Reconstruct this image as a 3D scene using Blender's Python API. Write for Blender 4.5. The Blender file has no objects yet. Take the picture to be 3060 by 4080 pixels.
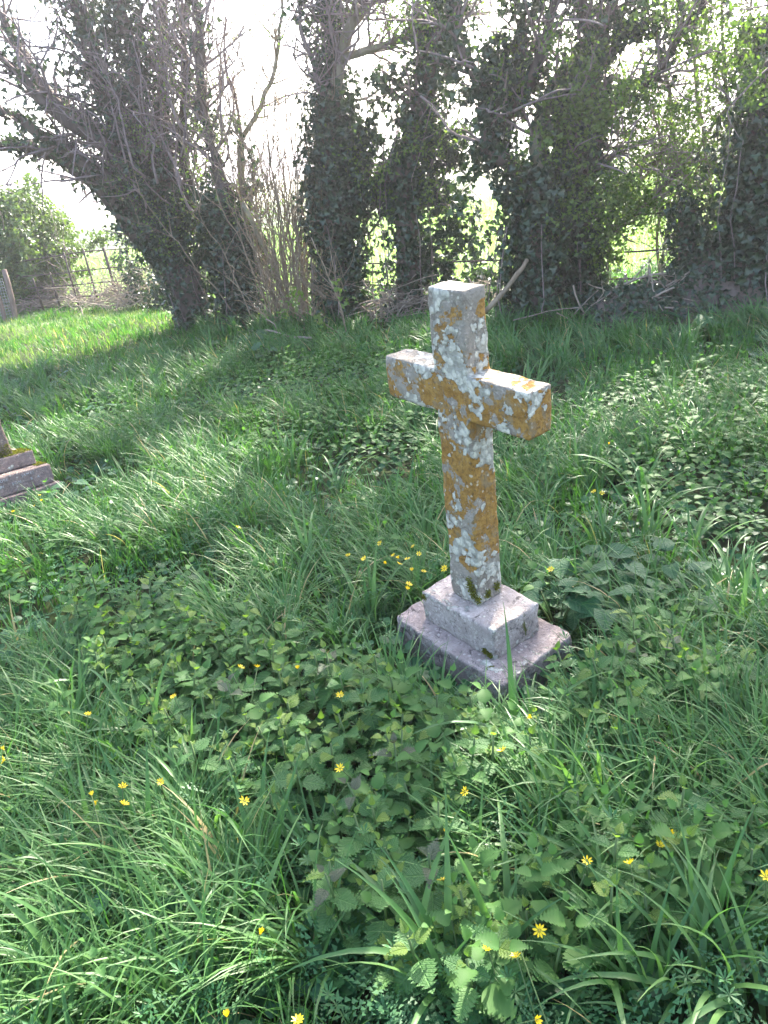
import bpy, bmesh, math, random
import numpy as np
from mathutils import Vector, Matrix, noise as mnoise

SC = bpy.context.scene
COL = SC.collection
rng = np.random.default_rng(11)
random.seed(11)

# ------------------------------------------------------------------ camera
CH = 1.552                       # eye height
PITCH, ROLL, FPX = math.radians(24.0), math.radians(8.0), 3064.0
fw = np.array([0, math.cos(PITCH), -math.sin(PITCH)])
rt = np.array([1.0, 0, 0]); upv = np.cross(rt, fw)
cr = math.cos(ROLL) * rt - math.sin(ROLL) * upv
cu = math.sin(ROLL) * rt + math.cos(ROLL) * upv
CAMP = np.array([0, 0, CH])
cam = bpy.data.cameras.new('camera'); camo = bpy.data.objects.new('camera', cam); COL.objects.link(camo)
cam.sensor_fit = 'VERTICAL'; cam.sensor_height = 24.0; cam.lens = 24.0 * FPX / 4080.0
cam.clip_start = 0.05; cam.clip_end = 4000
camo.matrix_world = Matrix(((cr[0], cu[0], -fw[0], 0), (cr[1], cu[1], -fw[1], 0), (cr[2], cu[2], -fw[2], CH), (0, 0, 0, 1)))
SC.camera = camo

def ray(px, py):
    return (px - 1530) / FPX * cr - (py - 2040) / FPX * cu + fw
def G(px, py, z=0.0):            # where the sight line meets height z
    d = ray(px, py); return CAMP + d * ((z - CH) / d[2])
def W(px, py, Y):                # where the sight line meets depth Y
    d = ray(px, py); return CAMP + d * (Y / d[1])

# ------------------------------------------------------------------ light
SUN_AZ, SUN_EL = math.radians(24), math.radians(38)      # azimuth measured right of straight ahead
world = bpy.data.worlds.new('World'); SC.world = world; world.use_nodes = True
wn = world.node_tree; wn.nodes.clear()
sky = wn.nodes.new('ShaderNodeTexSky'); sky.sky_type = 'NISHITA'; sky.sun_disc = False
sky.sun_elevation = SUN_EL; sky.sun_rotation = SUN_AZ; sky.dust_density = 2.5; sky.air_density = 1.0; sky.ozone_density = 1.0
bg = wn.nodes.new('ShaderNodeBackground'); bg.inputs['Strength'].default_value = 0.15
wo = wn.nodes.new('ShaderNodeOutputWorld')
wn.links.new(sky.outputs[0], bg.inputs[0]); wn.links.new(bg.outputs[0], wo.inputs[0])
sl = bpy.data.lights.new('sun', 'SUN'); sl.energy = 4.6; sl.angle = math.radians(0.53); sl.color = (1.0, 0.93, 0.80)
slo = bpy.data.objects.new('sun', sl); COL.objects.link(slo)
SUND = Vector((math.sin(SUN_AZ) * math.cos(SUN_EL), math.cos(SUN_AZ) * math.cos(SUN_EL), math.sin(SUN_EL)))
slo.rotation_euler = SUND.to_track_quat('Z', 'Y').to_euler(); slo.location = SUND * 50
SC.view_settings.view_transform = 'Standard'; SC.view_settings.look = 'None'
SC.view_settings.gamma = 1.0; SC.view_settings.exposure = 2.62; SC.view_settings.use_curve_mapping = False
SC.render.engine = 'CYCLES'
try:
    SC.cycles.use_denoising = True; SC.cycles.denoiser = 'OPENIMAGEDENOISE'
except Exception: pass
SC.cycles.max_bounces = 8; SC.cycles.diffuse_bounces = 4; SC.cycles.glossy_bounces = 2; SC.cycles.transmission_bounces = 5
SC.cycles.sample_clamp_indirect = 8.0

# ------------------------------------------------------------------ helpers
class MB:
    def __init__(s): s.v = []; s.f = []; s.t = []; s.n = 0
    def add(s, v, f, tint=0.5):
        v = np.asarray(v, float); s.v.append(v); s.f.append(np.asarray(f, np.int64) + s.n)
        s.t.append(np.full(len(v), tint) if np.isscalar(tint) else np.asarray(tint, float)); s.n += len(v)
    def mesh(s, name, mat, off=(0, 0, 0), smooth=True):
        v = np.concatenate(s.v) - np.asarray(off, float); f = np.concatenate(s.f); t = np.concatenate(s.t)
        return mk_mesh(name, v, f, t, mat, smooth)
    def build(s, name, mat, parent=None, loc=(0, 0, 0), smooth=True):
        me = s.mesh(name, mat, loc, smooth)
        return link(name, me, parent, (0, 0, 0) if parent else loc)

def mk_mesh(name, v, f, t, mat, smooth=True):
    me = bpy.data.meshes.new(name); k = f.shape[1]
    me.vertices.add(len(v)); me.vertices.foreach_set('co', np.ascontiguousarray(v, np.float32).ravel())
    me.loops.add(f.size); me.loops.foreach_set('vertex_index', np.ascontiguousarray(f, np.int32).ravel())
    me.polygons.add(len(f)); me.polygons.foreach_set('loop_start', np.arange(len(f), dtype=np.int32) * k)
    me.polygons.foreach_set('use_smooth', np.full(len(f), smooth))
    if t is not None:
        a = me.attributes.new('tint', 'FLOAT', 'POINT'); a.data.foreach_set('value', np.ascontiguousarray(t, np.float32))
    me.update(calc_edges=True); me.validate()
    if mat: me.materials.append(mat)
    return me

def link(name, data, parent=None, loc=(0, 0, 0)):
    o = bpy.data.objects.new(name, data); COL.objects.link(o); o.location = loc
    if parent: o.parent = parent
    return o
def tag(o, label=None, cat=None, group=None, kind=None):
    if label: o['label'] = label
    if cat: o['category'] = cat
    if group: o['group'] = group
    if kind: o['kind'] = kind
    return o
def thing(name, label, cat, loc=(0, 0, 0), group=None):
    return tag(link(name, None, None, tuple(loc)), label, cat, group)

def norm(a): return a / (np.linalg.norm(a, axis=-1, keepdims=True) + 1e-9)
def rnd(n): return norm(rng.normal(size=(n, 3)))

def frames(d, n):                # leaf tip direction d, face normal n -> 3x3 columns x,y,z
    y = norm(d); z = norm(n - (n * y).sum(-1, keepdims=True) * y); x = np.cross(y, z)
    return np.stack([x, y, z], -1)
def bake(mb, tv, tf, pos, d, n, size, tint):
    R = frames(d, n) * size[:, None, None]
    v = np.einsum('kij,mj->kmi', R, tv) + pos[:, None, :]
    k, m = len(pos), len(tv)
    f = (tf[None] + (np.arange(k) * m)[:, None, None]).reshape(-1, 3)
    mb.add(v.reshape(-1, 3), f, np.repeat(tint, m))

def tube(mb, pts, rad, sides=6, tint=0.5, cap=True):
    p = np.asarray(pts, float); n = len(p); rad = np.broadcast_to(rad, (n,))
    t = norm(np.gradient(p, axis=0)); ref = np.array([0.31, 0.2, 0.93]) if abs(t[:, 2]).mean() < .8 else np.array([0.9, 0.3, 0.1])
    u = norm(np.cross(t, ref)); w = np.cross(t, u)
    a = np.linspace(0, 2 * math.pi, sides, endpoint=False)
    ring = p[:, None] + rad[:, None, None] * (np.cos(a)[None, :, None] * u[:, None] + np.sin(a)[None, :, None] * w[:, None])
    v = ring.reshape(-1, 3)
    i = np.arange(n - 1)[:, None] * sides; j = np.arange(sides)[None]; j2 = (j + 1) % sides
    A, B, C, D = i + j, i + j2, i + sides + j2, i + sides + j
    f = np.concatenate([np.stack([A, B, C], -1).reshape(-1, 3), np.stack([A, C, D], -1).reshape(-1, 3)])
    if cap and sides > 3:
        k = np.arange(1, sides - 1)
        f = np.concatenate([f, np.stack([0 * k, k + 1, k], -1), np.stack([0 * k, k, k + 1], -1) + (n - 1) * sides])
    mb.add(v, f, tint)

def spline(P, step=0.12, wob=0.0):
    P = np.asarray(P, float)
    Q = np.concatenate([[2 * P[0] - P[1]], P, [2 * P[-1] - P[-2]]]); out = []
    for i in range(1, len(Q) - 2):
        n = max(2, int(np.linalg.norm(Q[i + 1] - Q[i]) / step)); t = np.linspace(0, 1, n, endpoint=False)[:, None]
        a, b, c, d = Q[i - 1], Q[i], Q[i + 1], Q[i + 2]
        out.append(.5 * (2 * b + (c - a) * t + (2 * a - 5 * b + 4 * c - d) * t ** 2 + (3 * b - a - 3 * c + d) * t ** 3))
    out = np.concatenate(out + [P[-1:]])
    if wob:
        w = rng.normal(size=out.shape) * wob; w = (w + np.roll(w, 1, 0) + np.roll(w, 2, 0)) / 1.7; w[0] = 0; out = out + w
    return out

# ------------------------------------------------------------------ materials
def newmat(name):
    m = bpy.data.materials.new(name); m.use_nodes = True; nt = m.node_tree; nt.nodes.clear()
    return m, nt, nt.nodes, nt.links
def N(ns, t, **kw):
    n = ns.new(t)
    for k, v in kw.items():
        if k in n.inputs.keys(): n.inputs[k].default_value = v
        else: setattr(n, k, v)
    return n
def mixc(ns, ls, f, a, b):
    m = ns.new('ShaderNodeMix'); m.data_type = 'RGBA'
    for s, x in ((0, f), (6, a), (7, b)):
        if isinstance(x, (int, float)): m.inputs[s].default_value = x
        elif isinstance(x, tuple): m.inputs[s].default_value = (*x, 1) if len(x) == 3 else x
        else: ls.new(x, m.inputs[s])
    return m.outputs[2]
def maprange(ns, ls, x, a, b, c=0.0, d=1.0, smooth=True):
    m = ns.new('ShaderNodeMapRange'); m.interpolation_type = 'SMOOTHSTEP' if smooth else 'LINEAR'
    ls.new(x, m.inputs[0])
    for i, q in enumerate((a, b, c, d)): m.inputs[i + 1].default_value = q
    return m.outputs[0]
def mathn(ns, ls, op, a, b=0.0):
    m = ns.new('ShaderNodeMath'); m.operation = op
    for i, x in enumerate((a, b)):
        if isinstance(x, (int, float)): m.inputs[i].default_value = x
        else: ls.new(x, m.inputs[i])
    return m.outputs[0]

def leafmat(name, c0, c1, trans=0.35, rough=0.42, tcol=None, rand='attr', spec=0.4, veins=False, dead=False):
    m, nt, ns, ls = newmat(name)
    if rand == 'attr': r = N(ns, 'ShaderNodeAttribute', attribute_name='tint').outputs['Fac']
    else: r = N(ns, 'ShaderNodeObjectInfo').outputs['Random']
    geo = N(ns, 'ShaderNodeNewGeometry'); tc = N(ns, 'ShaderNodeTexCoord')
    nz = N(ns, 'ShaderNodeTexNoise', Scale=14.0, Detail=3.0); ls.new(tc.outputs['Object'], nz.inputs['Vector'])
    fac = mathn(ns, ls, 'ADD', mathn(ns, ls, 'MULTIPLY', r, 0.75), mathn(ns, ls, 'MULTIPLY', nz.outputs['Fac'], 0.25))
    col = mixc(ns, ls, fac, c0, c1)
    p = N(ns, 'ShaderNodeBsdfPrincipled', Roughness=rough); p.inputs['Specular IOR Level'].default_value = spec
    if dead:
        col = mixc(ns, ls, maprange(ns, ls, r, 1.4, 1.5), col, (.30, .24, .12))
    if veins:
        sp = N(ns, 'ShaderNodeSeparateXYZ'); ls.new(tc.outputs['Object'], sp.inputs[0])
        ax = mathn(ns, ls, 'ABSOLUTE', sp.outputs['X']); q = mathn(ns, ls, 'SUBTRACT', sp.outputs['Y'], mathn(ns, ls, 'MULTIPLY', ax, .75))
        wv = mathn(ns, ls, 'ABSOLUTE', mathn(ns, ls, 'SINE', mathn(ns, ls, 'MULTIPLY', q, 24.0)))
        vein = mathn(ns, ls, 'MULTIPLY', maprange(ns, ls, wv, 0.0, .42), maprange(ns, ls, ax, .0, .035))
        col = mixc(ns, ls, mathn(ns, ls, 'MULTIPLY', mathn(ns, ls, 'SUBTRACT', 1.0, vein), .32), col, tuple(min(1, c * 1.9 + .02) for c in c1))
        bp = N(ns, 'ShaderNodeBump', Strength=.7, Distance=.004); ls.new(mathn(ns, ls, 'ADD', vein, nz.outputs['Fac']), bp.inputs['Height']); ls.new(bp.outputs[0], p.inputs['Normal'])
    ls.new(col, p.inputs['Base Color'])
    tr = N(ns, 'ShaderNodeBsdfTranslucent')
    tm = N(ns, 'ShaderNodeMix'); tm.data_type = 'RGBA'; tm.blend_type = 'MULTIPLY'; tm.inputs[0].default_value = 1.0
    ls.new(col, tm.inputs[6]); tm.inputs[7].default_value = (*(tcol or (1.75, 2.05, 0.9)), 1)
    ls.new(tm.outputs[2], tr.inputs['Color'])
    mx = N(ns, 'ShaderNodeMixShader'); mx.inputs[0].default_value = trans
    ls.new(p.outputs[0], mx.inputs[1]); ls.new(tr.outputs[0], mx.inputs[2])
    o = N(ns, 'ShaderNodeOutputMaterial'); ls.new(mx.outputs[0], o.inputs[0])
    return m
def barkmat(name, c0, c1, scale=9.0, rough=0.85, bump=0.5):
    m, nt, ns, ls = newmat(name)
    tc = N(ns, 'ShaderNodeTexCoord'); mp = N(ns, 'ShaderNodeMapping'); mp.inputs['Scale'].default_value = (1, 1, .3)
    ls.new(tc.outputs['Object'], mp.inputs[0])
    nz = N(ns, 'ShaderNodeTexNoise', Scale=scale, Detail=6.0, Roughness=.65); ls.new(mp.outputs[0], nz.inputs['Vector'])
    at = N(ns, 'ShaderNodeAttribute', attribute_name='tint')
    f = mathn(ns, ls, 'ADD', maprange(ns, ls, nz.outputs['Fac'], .3, .7, 0, .7), mathn(ns, ls, 'MULTIPLY', at.outputs['Fac'], .4))
    p = N(ns, 'ShaderNodeBsdfPrincipled', Roughness=rough); p.inputs['Specular IOR Level'].default_value = .25
    ls.new(mixc(ns, ls, f, c0, c1), p.inputs['Base Color'])
    b = N(ns, 'ShaderNodeBump', Strength=bump, Distance=.02); ls.new(nz.outputs['Fac'], b.inputs['Height']); ls.new(b.outputs[0], p.inputs['Normal'])
    o = N(ns, 'ShaderNodeOutputMaterial'); ls.new(p.outputs[0], o.inputs[0])
    return m

def stonemat(name, base, base2, orange=0.0, pale=0.0, zlo=0.0, zhi=99.0, moss=0.3, dark=0.3, seed=0.0, arms=False, palecol=(.70, .655, .55)):
    m, nt, ns, ls = newmat(name)
    tc = N(ns, 'ShaderNodeTexCoord'); mp = N(ns, 'ShaderNodeMapping'); mp.inputs['Location'].default_value = (seed, seed * 1.7, seed * .3)
    ls.new(tc.outputs['Object'], mp.inputs[0]); V = mp.outputs[0]
    def noise(s, d=5.0, r=.6, dist=0.0):
        n = N(ns, 'ShaderNodeTexNoise', Scale=s, Detail=d, Roughness=r, Distortion=dist); ls.new(V, n.inputs['Vector']); return n.outputs['Fac']
    fine = noise(90, 4, .7); mid = noise(22, 5); big = noise(8.0, 6, .62, .45); big2 = noise(7.5, 7, .66, .4); med = noise(11, 6, .6, .6)
    col = mixc(ns, ls, maprange(ns, ls, mid, .32, .68), base, base2)
    col = mixc(ns, ls, maprange(ns, ls, fine, .25, .75, 0, .5), col, tuple(c * .45 for c in base))
    sep = N(ns, 'ShaderNodeSeparateXYZ'); ls.new(tc.outputs['Object'], sep.inputs[0]); z = sep.outputs['Z']
    hgt = fine
    if dark:
        d = maprange(ns, ls, noise(13, 8, .72, .8), .54, .63, 0, dark); col = mixc(ns, ls, d, col, (.06, .05, .045))
        d = maprange(ns, ls, noise(46, 6, .75, .3), .54, .66, 0, dark * .9); col = mixc(ns, ls, d, col, (.10, .08, .075))
        d = maprange(ns, ls, noise(5, 6, .7, .4), .45, .62, 0, dark * .55); col = mixc(ns, ls, d, col, tuple(c * .5 for c in base2))
        d = maprange(ns, ls, noise(62, 4, .7), .56, .68, 0, .55); col = mixc(ns, ls, d, col, tuple(min(.8, c * 1.5) for c in base))
    if orange:
        zz = mathn(ns, ls, 'ADD', z, mathn(ns, ls, 'MULTIPLY', mathn(ns, ls, 'SUBTRACT', med, .5), .22))
        zm = mathn(ns, ls, 'MULTIPLY', maprange(ns, ls, zz, zlo, zlo + .05), maprange(ns, ls, zz, zhi - .35, zhi, 1.0, .78))
        if arms:     # the sheltered left arm, the head and the upward faces carry less of it
            zm = mathn(ns, ls, 'MULTIPLY', zm, maprange(ns, ls, sep.outputs['X'], -.11, -.06, .93, 1.0))
            zm = mathn(ns, ls, 'MULTIPLY', zm, maprange(ns, ls, z, .95, 1.12, 1.04, .975))
            gn = N(ns, 'ShaderNodeSeparateXYZ'); ls.new(tc.outputs['Normal'], gn.inputs[0])
            zm = mathn(ns, ls, 'MULTIPLY', zm, maprange(ns, ls, gn.outputs['Z'], .4, .8, 1.0, .88))
            zm = mathn(ns, ls, 'MULTIPLY', zm, maprange(ns, ls, sep.outputs['X'], .2, .285, 1.0, .92))
        o = maprange(ns, ls, mathn(ns, ls, 'MULTIPLY', mathn(ns, ls, 'ADD', big2, mathn(ns, ls, 'MULTIPLY', mathn(ns, ls, 'SUBTRACT', mid, .5), .35)), zm), .537 - .1 * orange, .562 - .1 * orange)
        ocol = mixc(ns, ls, maprange(ns, ls, noise(34, 5, .7), .35, .65), (.25, .125, .028), (.40, .225, .06))
        ocol = mixc(ns, ls, maprange(ns, ls, fine, .5, .68, 0, .7), ocol, (.09, .055, .03))
        ocol = mixc(ns, ls, maprange(ns, ls, noise(17, 7, .75, .5), .5, .62, 0, .6), ocol, (.20, .17, .12))
        col = mixc(ns, ls, o, col, ocol)
    if pale:
        vo = N(ns, 'ShaderNodeTexVoronoi', Scale=44.0); vo.feature = 'F1'
        dv = N(ns, 'ShaderNodeMix'); dv.data_type = 'VECTOR'; dv.inputs[0].default_value = .03
        nv = N(ns, 'ShaderNodeTexNoise', Scale=30.0, Detail=3.0); ls.new(V, nv.inputs['Vector']); ls.new(V, dv.inputs[4]); ls.new(nv.outputs['Color'], dv.inputs[5])
        ls.new(dv.outputs[1], vo.inputs['Vector'])
        ros = mathn(ns, ls, 'SUBTRACT', mathn(ns, ls, 'ADD', big, mathn(ns, ls, 'MULTIPLY', mathn(ns, ls, 'SUBTRACT', med, .5), .5)), mathn(ns, ls, 'MULTIPLY', vo.outputs['Distance'], .13))
        pm = maprange(ns, ls, ros, .556 - .09 * pale, .572 - .09 * pale)
        pcol = mixc(ns, ls, maprange(ns, ls, noise(60, 5, .75), .35, .7), palecol, tuple(c * .62 for c in palecol))
        pcol = mixc(ns, ls, maprange(ns, ls, vo.outputs['Distance'], .36, .60, 0, .7), pcol, (.24, .225, .19))
        vr = N(ns, 'ShaderNodeSeparateColor'); ls.new(vo.outputs['Color'], vr.inputs[0])
        pcol = mixc(ns, ls, mathn(ns, ls, 'MULTIPLY', vr.outputs[0], .4), pcol, (.30, .30, .27))
        col = mixc(ns, ls, pm, col, pcol)
        vs = N(ns, 'ShaderNodeTexVoronoi', Scale=48.0); ls.new(V, vs.inputs['Vector'])
        sp = mathn(ns, ls, 'MULTIPLY', maprange(ns, ls, vs.outputs['Distance'], .26, .2), maprange(ns, ls, noise(9, 3), .5, .56))
        col = mixc(ns, ls, mathn(ns, ls, 'MULTIPLY', sp, .45), col, palecol)
        hgt = mathn(ns, ls, 'ADD', fine, mathn(ns, ls, 'MULTIPLY', pm, mathn(ns, ls, 'SUBTRACT', 1.5, mathn(ns, ls, 'MULTIPLY', vo.outputs['Distance'], .7))))
    if moss:
        mm = maprange(ns, ls, noise(8.5, 8, .7, .5), .66 - .1 * moss, .70 - .1 * moss)
        col = mixc(ns, ls, mm, col, mixc(ns, ls, fine, (.05, .06, .012), (.13, .13, .03)))
    p = N(ns, 'ShaderNodeBsdfPrincipled', Roughness=.93); p.inputs['Specular IOR Level'].default_value = .2
    ls.new(col, p.inputs['Base Color'])
    b = N(ns, 'ShaderNodeBump', Strength=1.0, Distance=.010); ls.new(hgt, b.inputs['Height']); ls.new(b.outputs[0], p.inputs['Normal'])
    out = N(ns, 'ShaderNodeOutputMaterial'); ls.new(p.outputs[0], out.inputs[0])
    return m

def plain(name, c, rough=.7, c2=None, scale=20):
    m, nt, ns, ls = newmat(name)
    tc = N(ns, 'ShaderNodeTexCoord'); nz = N(ns, 'ShaderNodeTexNoise', Scale=scale, Detail=5.0); ls.new(tc.outputs['Object'], nz.inputs['Vector'])
    p = N(ns, 'ShaderNodeBsdfPrincipled', Roughness=rough)
    ls.new(mixc(ns, ls, maprange(ns, ls, nz.outputs['Fac'], .35, .65), c, c2 or tuple(x * .6 for x in c)), p.inputs['Base Color'])
    o = N(ns, 'ShaderNodeOutputMaterial'); ls.new(p.outputs[0], o.inputs[0]); return m

M = {}
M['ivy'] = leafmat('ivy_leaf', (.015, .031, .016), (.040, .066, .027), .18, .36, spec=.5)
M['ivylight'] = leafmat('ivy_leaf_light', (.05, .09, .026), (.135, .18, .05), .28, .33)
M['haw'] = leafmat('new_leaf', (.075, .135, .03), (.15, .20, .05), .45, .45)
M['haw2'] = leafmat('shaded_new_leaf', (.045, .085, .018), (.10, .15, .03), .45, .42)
M['grass'] = leafmat('fine_grass', (.022, .078, .016), (.062, .150, .030), .42, .5, spec=.2, dead=True)
M['strap'] = leafmat('strap_blade', (.028, .093, .029), (.10, .195, .058), .36, .45, spec=.28, dead=True)
M['strapo'] = leafmat('strap_leaf', (.038, .11, .036), (.115, .205, .066), .36, .42, rand='obj', spec=.3)
M['lawn'] = leafmat('lawn_grass', (.06, .125, .03), (.14, .18, .06), .42, .5, spec=.3, dead=True)
M['crop'] = leafmat('crop_leaf', (.12, .20, .075), (.21, .28, .13), .5, .45)
M['nettle'] = leafmat('nettle_leaf', (.031, .100, .028), (.075, .168, .040), .30, .55, rand='obj', spec=.35, veins=True)
M['young'] = leafmat('young_nettle_leaf', (.085, .165, .03), (.16, .23, .04), .4, .5, rand='obj', veins=True)
M['purple'] = leafmat('purple_nettle_leaf', (.046, .074, .036), (.074, .088, .046), .25, .5, tcol=(1.6, 1.3, .8), rand='obj', veins=True)
M['patch'] = leafmat('patch_leaf', (.031, .094, .026), (.082, .172, .040), .34, .6, spec=.2)
M['fern'] = leafmat('ferny_leaf', (.020, .088, .032), (.055, .15, .05), .3, .5, spec=.3)
M['round'] = leafmat('round_leaf', (.013, .062, .022), (.035, .112, .035), .25, .45, spec=.3)
M['arum'] = leafmat('broad_leaf', (.020, .078, .03), (.036, .115, .038), .22, .5, rand='obj', spec=.3, veins=True)
M['petal'] = leafmat('petal', (.80, .56, .01), (.86, .66, .02), .3, .3, tcol=(1, .9, .5), rand='obj')
M['stalk'] = leafmat('stalk', (.06, .11, .03), (.10, .15, .04), .1, .5, rand='obj')
M['centre'] = plain('flower_centre', (.5, .36, .02), .6)
M['bark'] = barkmat('dark_bark', (.055, .038, .032), (.15, .115, .095))
M['palebark'] = barkmat('pale_bark', (.13, .115, .075), (.28, .245, .17))
M['twig'] = barkmat('twig', (.125, .088, .085), (.29, .22, .21), 30, .8, .1)
M['stem'] = barkmat('hazel_stem', (.12, .085, .055), (.29, .22, .15), 20, .7, .2)
M['dead'] = barkmat('dead_twig', (.17, .13, .10), (.36, .29, .23), 30, .85, .1)
M['iron'] = plain('rusty_iron', (.045, .032, .027), .7, (.085, .05, .036), 30)
M['wood'] = barkmat('stake_wood', (.10, .07, .06), (.24, .17, .14), 16)
M['net'] = plain('guard_mesh', (.35, .34, .32), .6)
M['cross'] = stonemat('lichened_stone', (.38, .33, .28), (.26, .23, .18), orange=.85, pale=1.08, zlo=.44, zhi=1.35, moss=0, dark=.4, seed=3.1, arms=True)
M['block'] = stonemat('plinth_stone', (.56, .475, .425), (.42, .35, .31), pale=.45, moss=.45, dark=.85, seed=5.2)
M['slab'] = stonemat('slab_stone', (.52, .43, .385), (.36, .285, .26), pale=.25, moss=.45, dark=.9, seed=7.7)
M['grave'] = stonemat('grave_stone', (.33, .245, .21), (.22, .165, .15), pale=-.1, moss=.1, dark=.5, seed=2.2)
M['gshaft'] = stonemat('grave_shaft_stone', (.30, .22, .17), (.2, .15, .125), orange=1.5, pale=-.2, zlo=.42, zhi=3, moss=.3, dark=.3, seed=9.2)
M['letter'] = plain('letter_lead', (.42, .40, .40), .6)
M['moss'] = leafmat('moss', (.07, .08, .012), (.20, .19, .03), .2, .9, spec=.1)

# ------------------------------------------------------------------ terrain
fence_px = [(1130, 1058), (1380, 1052), (1500, 1050), (1640, 1048), (1900, 1040), (2200, 1022), (2430, 1006), (2660, 993), (2900, 978)]
FENCE = [G(x, y, .52) for x, y in fence_px]
def terrain(x, y):
    z = .025 * np.sin(x * 1.7 + 1) * np.sin(y * 1.3) + .02 * np.sin(x * .7 - y * .9)
    z = z * np.clip((np.hypot(x, y - 2.2) - .5) / 1.0, 0, 1)
    far = np.clip((y - 15) / 90, 0, 1.0); z = z - 3.2 * far * far * (3 - 2 * far)
    r = np.clip((y - 110) / 300, 0, 1); z = z + 6.0 * r * r * (3 - 2 * r) + np.clip((y - 110) / 300, 0, 1) * (x + 40) * .006
    return z
def terrain_sheet():
    ys = np.concatenate([np.linspace(-6, 20, 80), np.geomspace(20.5, 1500, 70)])
    us = np.linspace(-1, 1, 90); U, Yv = np.meshgrid(us, ys)
    X = U * (22 + np.maximum(Yv, 0) * 1.5); Z = terrain(X, Yv)
    v = np.stack([X, Yv, Z], -1).reshape(-1, 3); nx = len(us); i = np.arange(len(ys) - 1)[:, None] * nx + np.arange(nx - 1)[None]
    f = np.stack([i, i + 1, i + nx + 1, i + nx], -1).reshape(-1, 4)
    m, nt, ns, ls = newmat('ground_soil_and_fields')
    tc = N(ns, 'ShaderNodeTexCoord'); sep = N(ns, 'ShaderNodeSeparateXYZ'); ls.new(tc.outputs['Object'], sep.inputs[0])
    nz = N(ns, 'ShaderNodeTexNoise', Scale=3.0, Detail=8.0, Roughness=.7); ls.new(tc.outputs['Object'], nz.inputs[0])
    nb = N(ns, 'ShaderNodeTexNoise', Scale=.05, Detail=4.0); ls.new(tc.outputs['Object'], nb.inputs[0])
    soil = mixc(ns, ls, maprange(ns, ls, nz.outputs['Fac'], .35, .65), (.018, .022, .010), (.035, .05, .016))
    green = mixc(ns, ls, maprange(ns, ls, nz.outputs['Fac'], .3, .7), (.15, .21, .085), (.21, .27, .12))
    pale = mixc(ns, ls, maprange(ns, ls, nb.outputs['Fac'], .4, .6), (.20, .23, .08), (.27, .26, .12))
    k = mathn(ns, ls, 'ADD', sep.outputs['Y'], mathn(ns, ls, 'MULTIPLY', sep.outputs['X'], .42))
    c = mixc(ns, ls, maprange(ns, ls, k, 9.6, 10.6), soil, green)
    c = mixc(ns, ls, maprange(ns, ls, sep.outputs['Y'], 112, 118), c, pale)
    p = N(ns, 'ShaderNodeBsdfPrincipled', Roughness=.95); p.inputs['Specular IOR Level'].default_value = .1; ls.new(c, p.inputs['Base Color'])
    o = N(ns, 'ShaderNodeOutputMaterial'); ls.new(p.outputs[0], o.inputs[0])
    tag(link('ground', mk_mesh('ground', v, f, None, m)), 'grassy churchyard ground running out to green fields', kind='structure')
terrain_sheet()

# ------------------------------------------------------------------ leaf and blade shapes
def fold(outline, bend=.25, droop=.3):
    """A leaf from its right half outline [(x,y)...] base to tip: a midrib, two folded halves."""
    o = np.array(outline, float); n = len(o); mid = np.stack([0 * o[:, 0], o[:, 1]], -1)
    v = np.concatenate([mid, o, o * [-1, 1]]); z = np.abs(v[:, 0]) * bend - droop * v[:, 1] ** 2
    v = np.column_stack([v, z]); f = []
    for i in range(n - 1):
        a, b, c, d = i, i + 1, n + i, n + i + 1; f += [(a, c, d), (a, d, b)]
        c, d = 2 * n + i, 2 * n + i + 1; f += [(a, d, c), (a, b, d)]
    return v, np.array(f)
IVY = fold([(.0, 0), (.34, -.06), (.44, .26), (.24, .42), (.0, 1.0)], .3, .15)
SMALL = fold([(0, 0), (.3, .45), (0, 1)], .3, .2)
ROUND = fold([(.05, 0), (.36, -.12), (.52, .2), (.48, .55), (.26, .85), (0, .92)], .25, .1)
def toothed(n=8, w=.36, depth=.06, wav=0.0):
    out = [(.02, 0)]
    for i in range(n):
        t = (i + .5) / n; r = w * math.sin(math.pi * t ** .62)
        out += [(r - depth * .55, t * .94 - .02), (r + depth * .55, t * .94 + .03)]
    return out + [(0, 1.0)]
NET = [fold(toothed(8, .37, .10), .22, .28), fold(toothed(9, .34, .10), .38, .45), fold(toothed(7, .40, .11), .12, .14)]
NETLOW = fold([(.02, 0), (.30, .12), (.38, .35), (.25, .7), (0, 1)], .25, .3)

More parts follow.
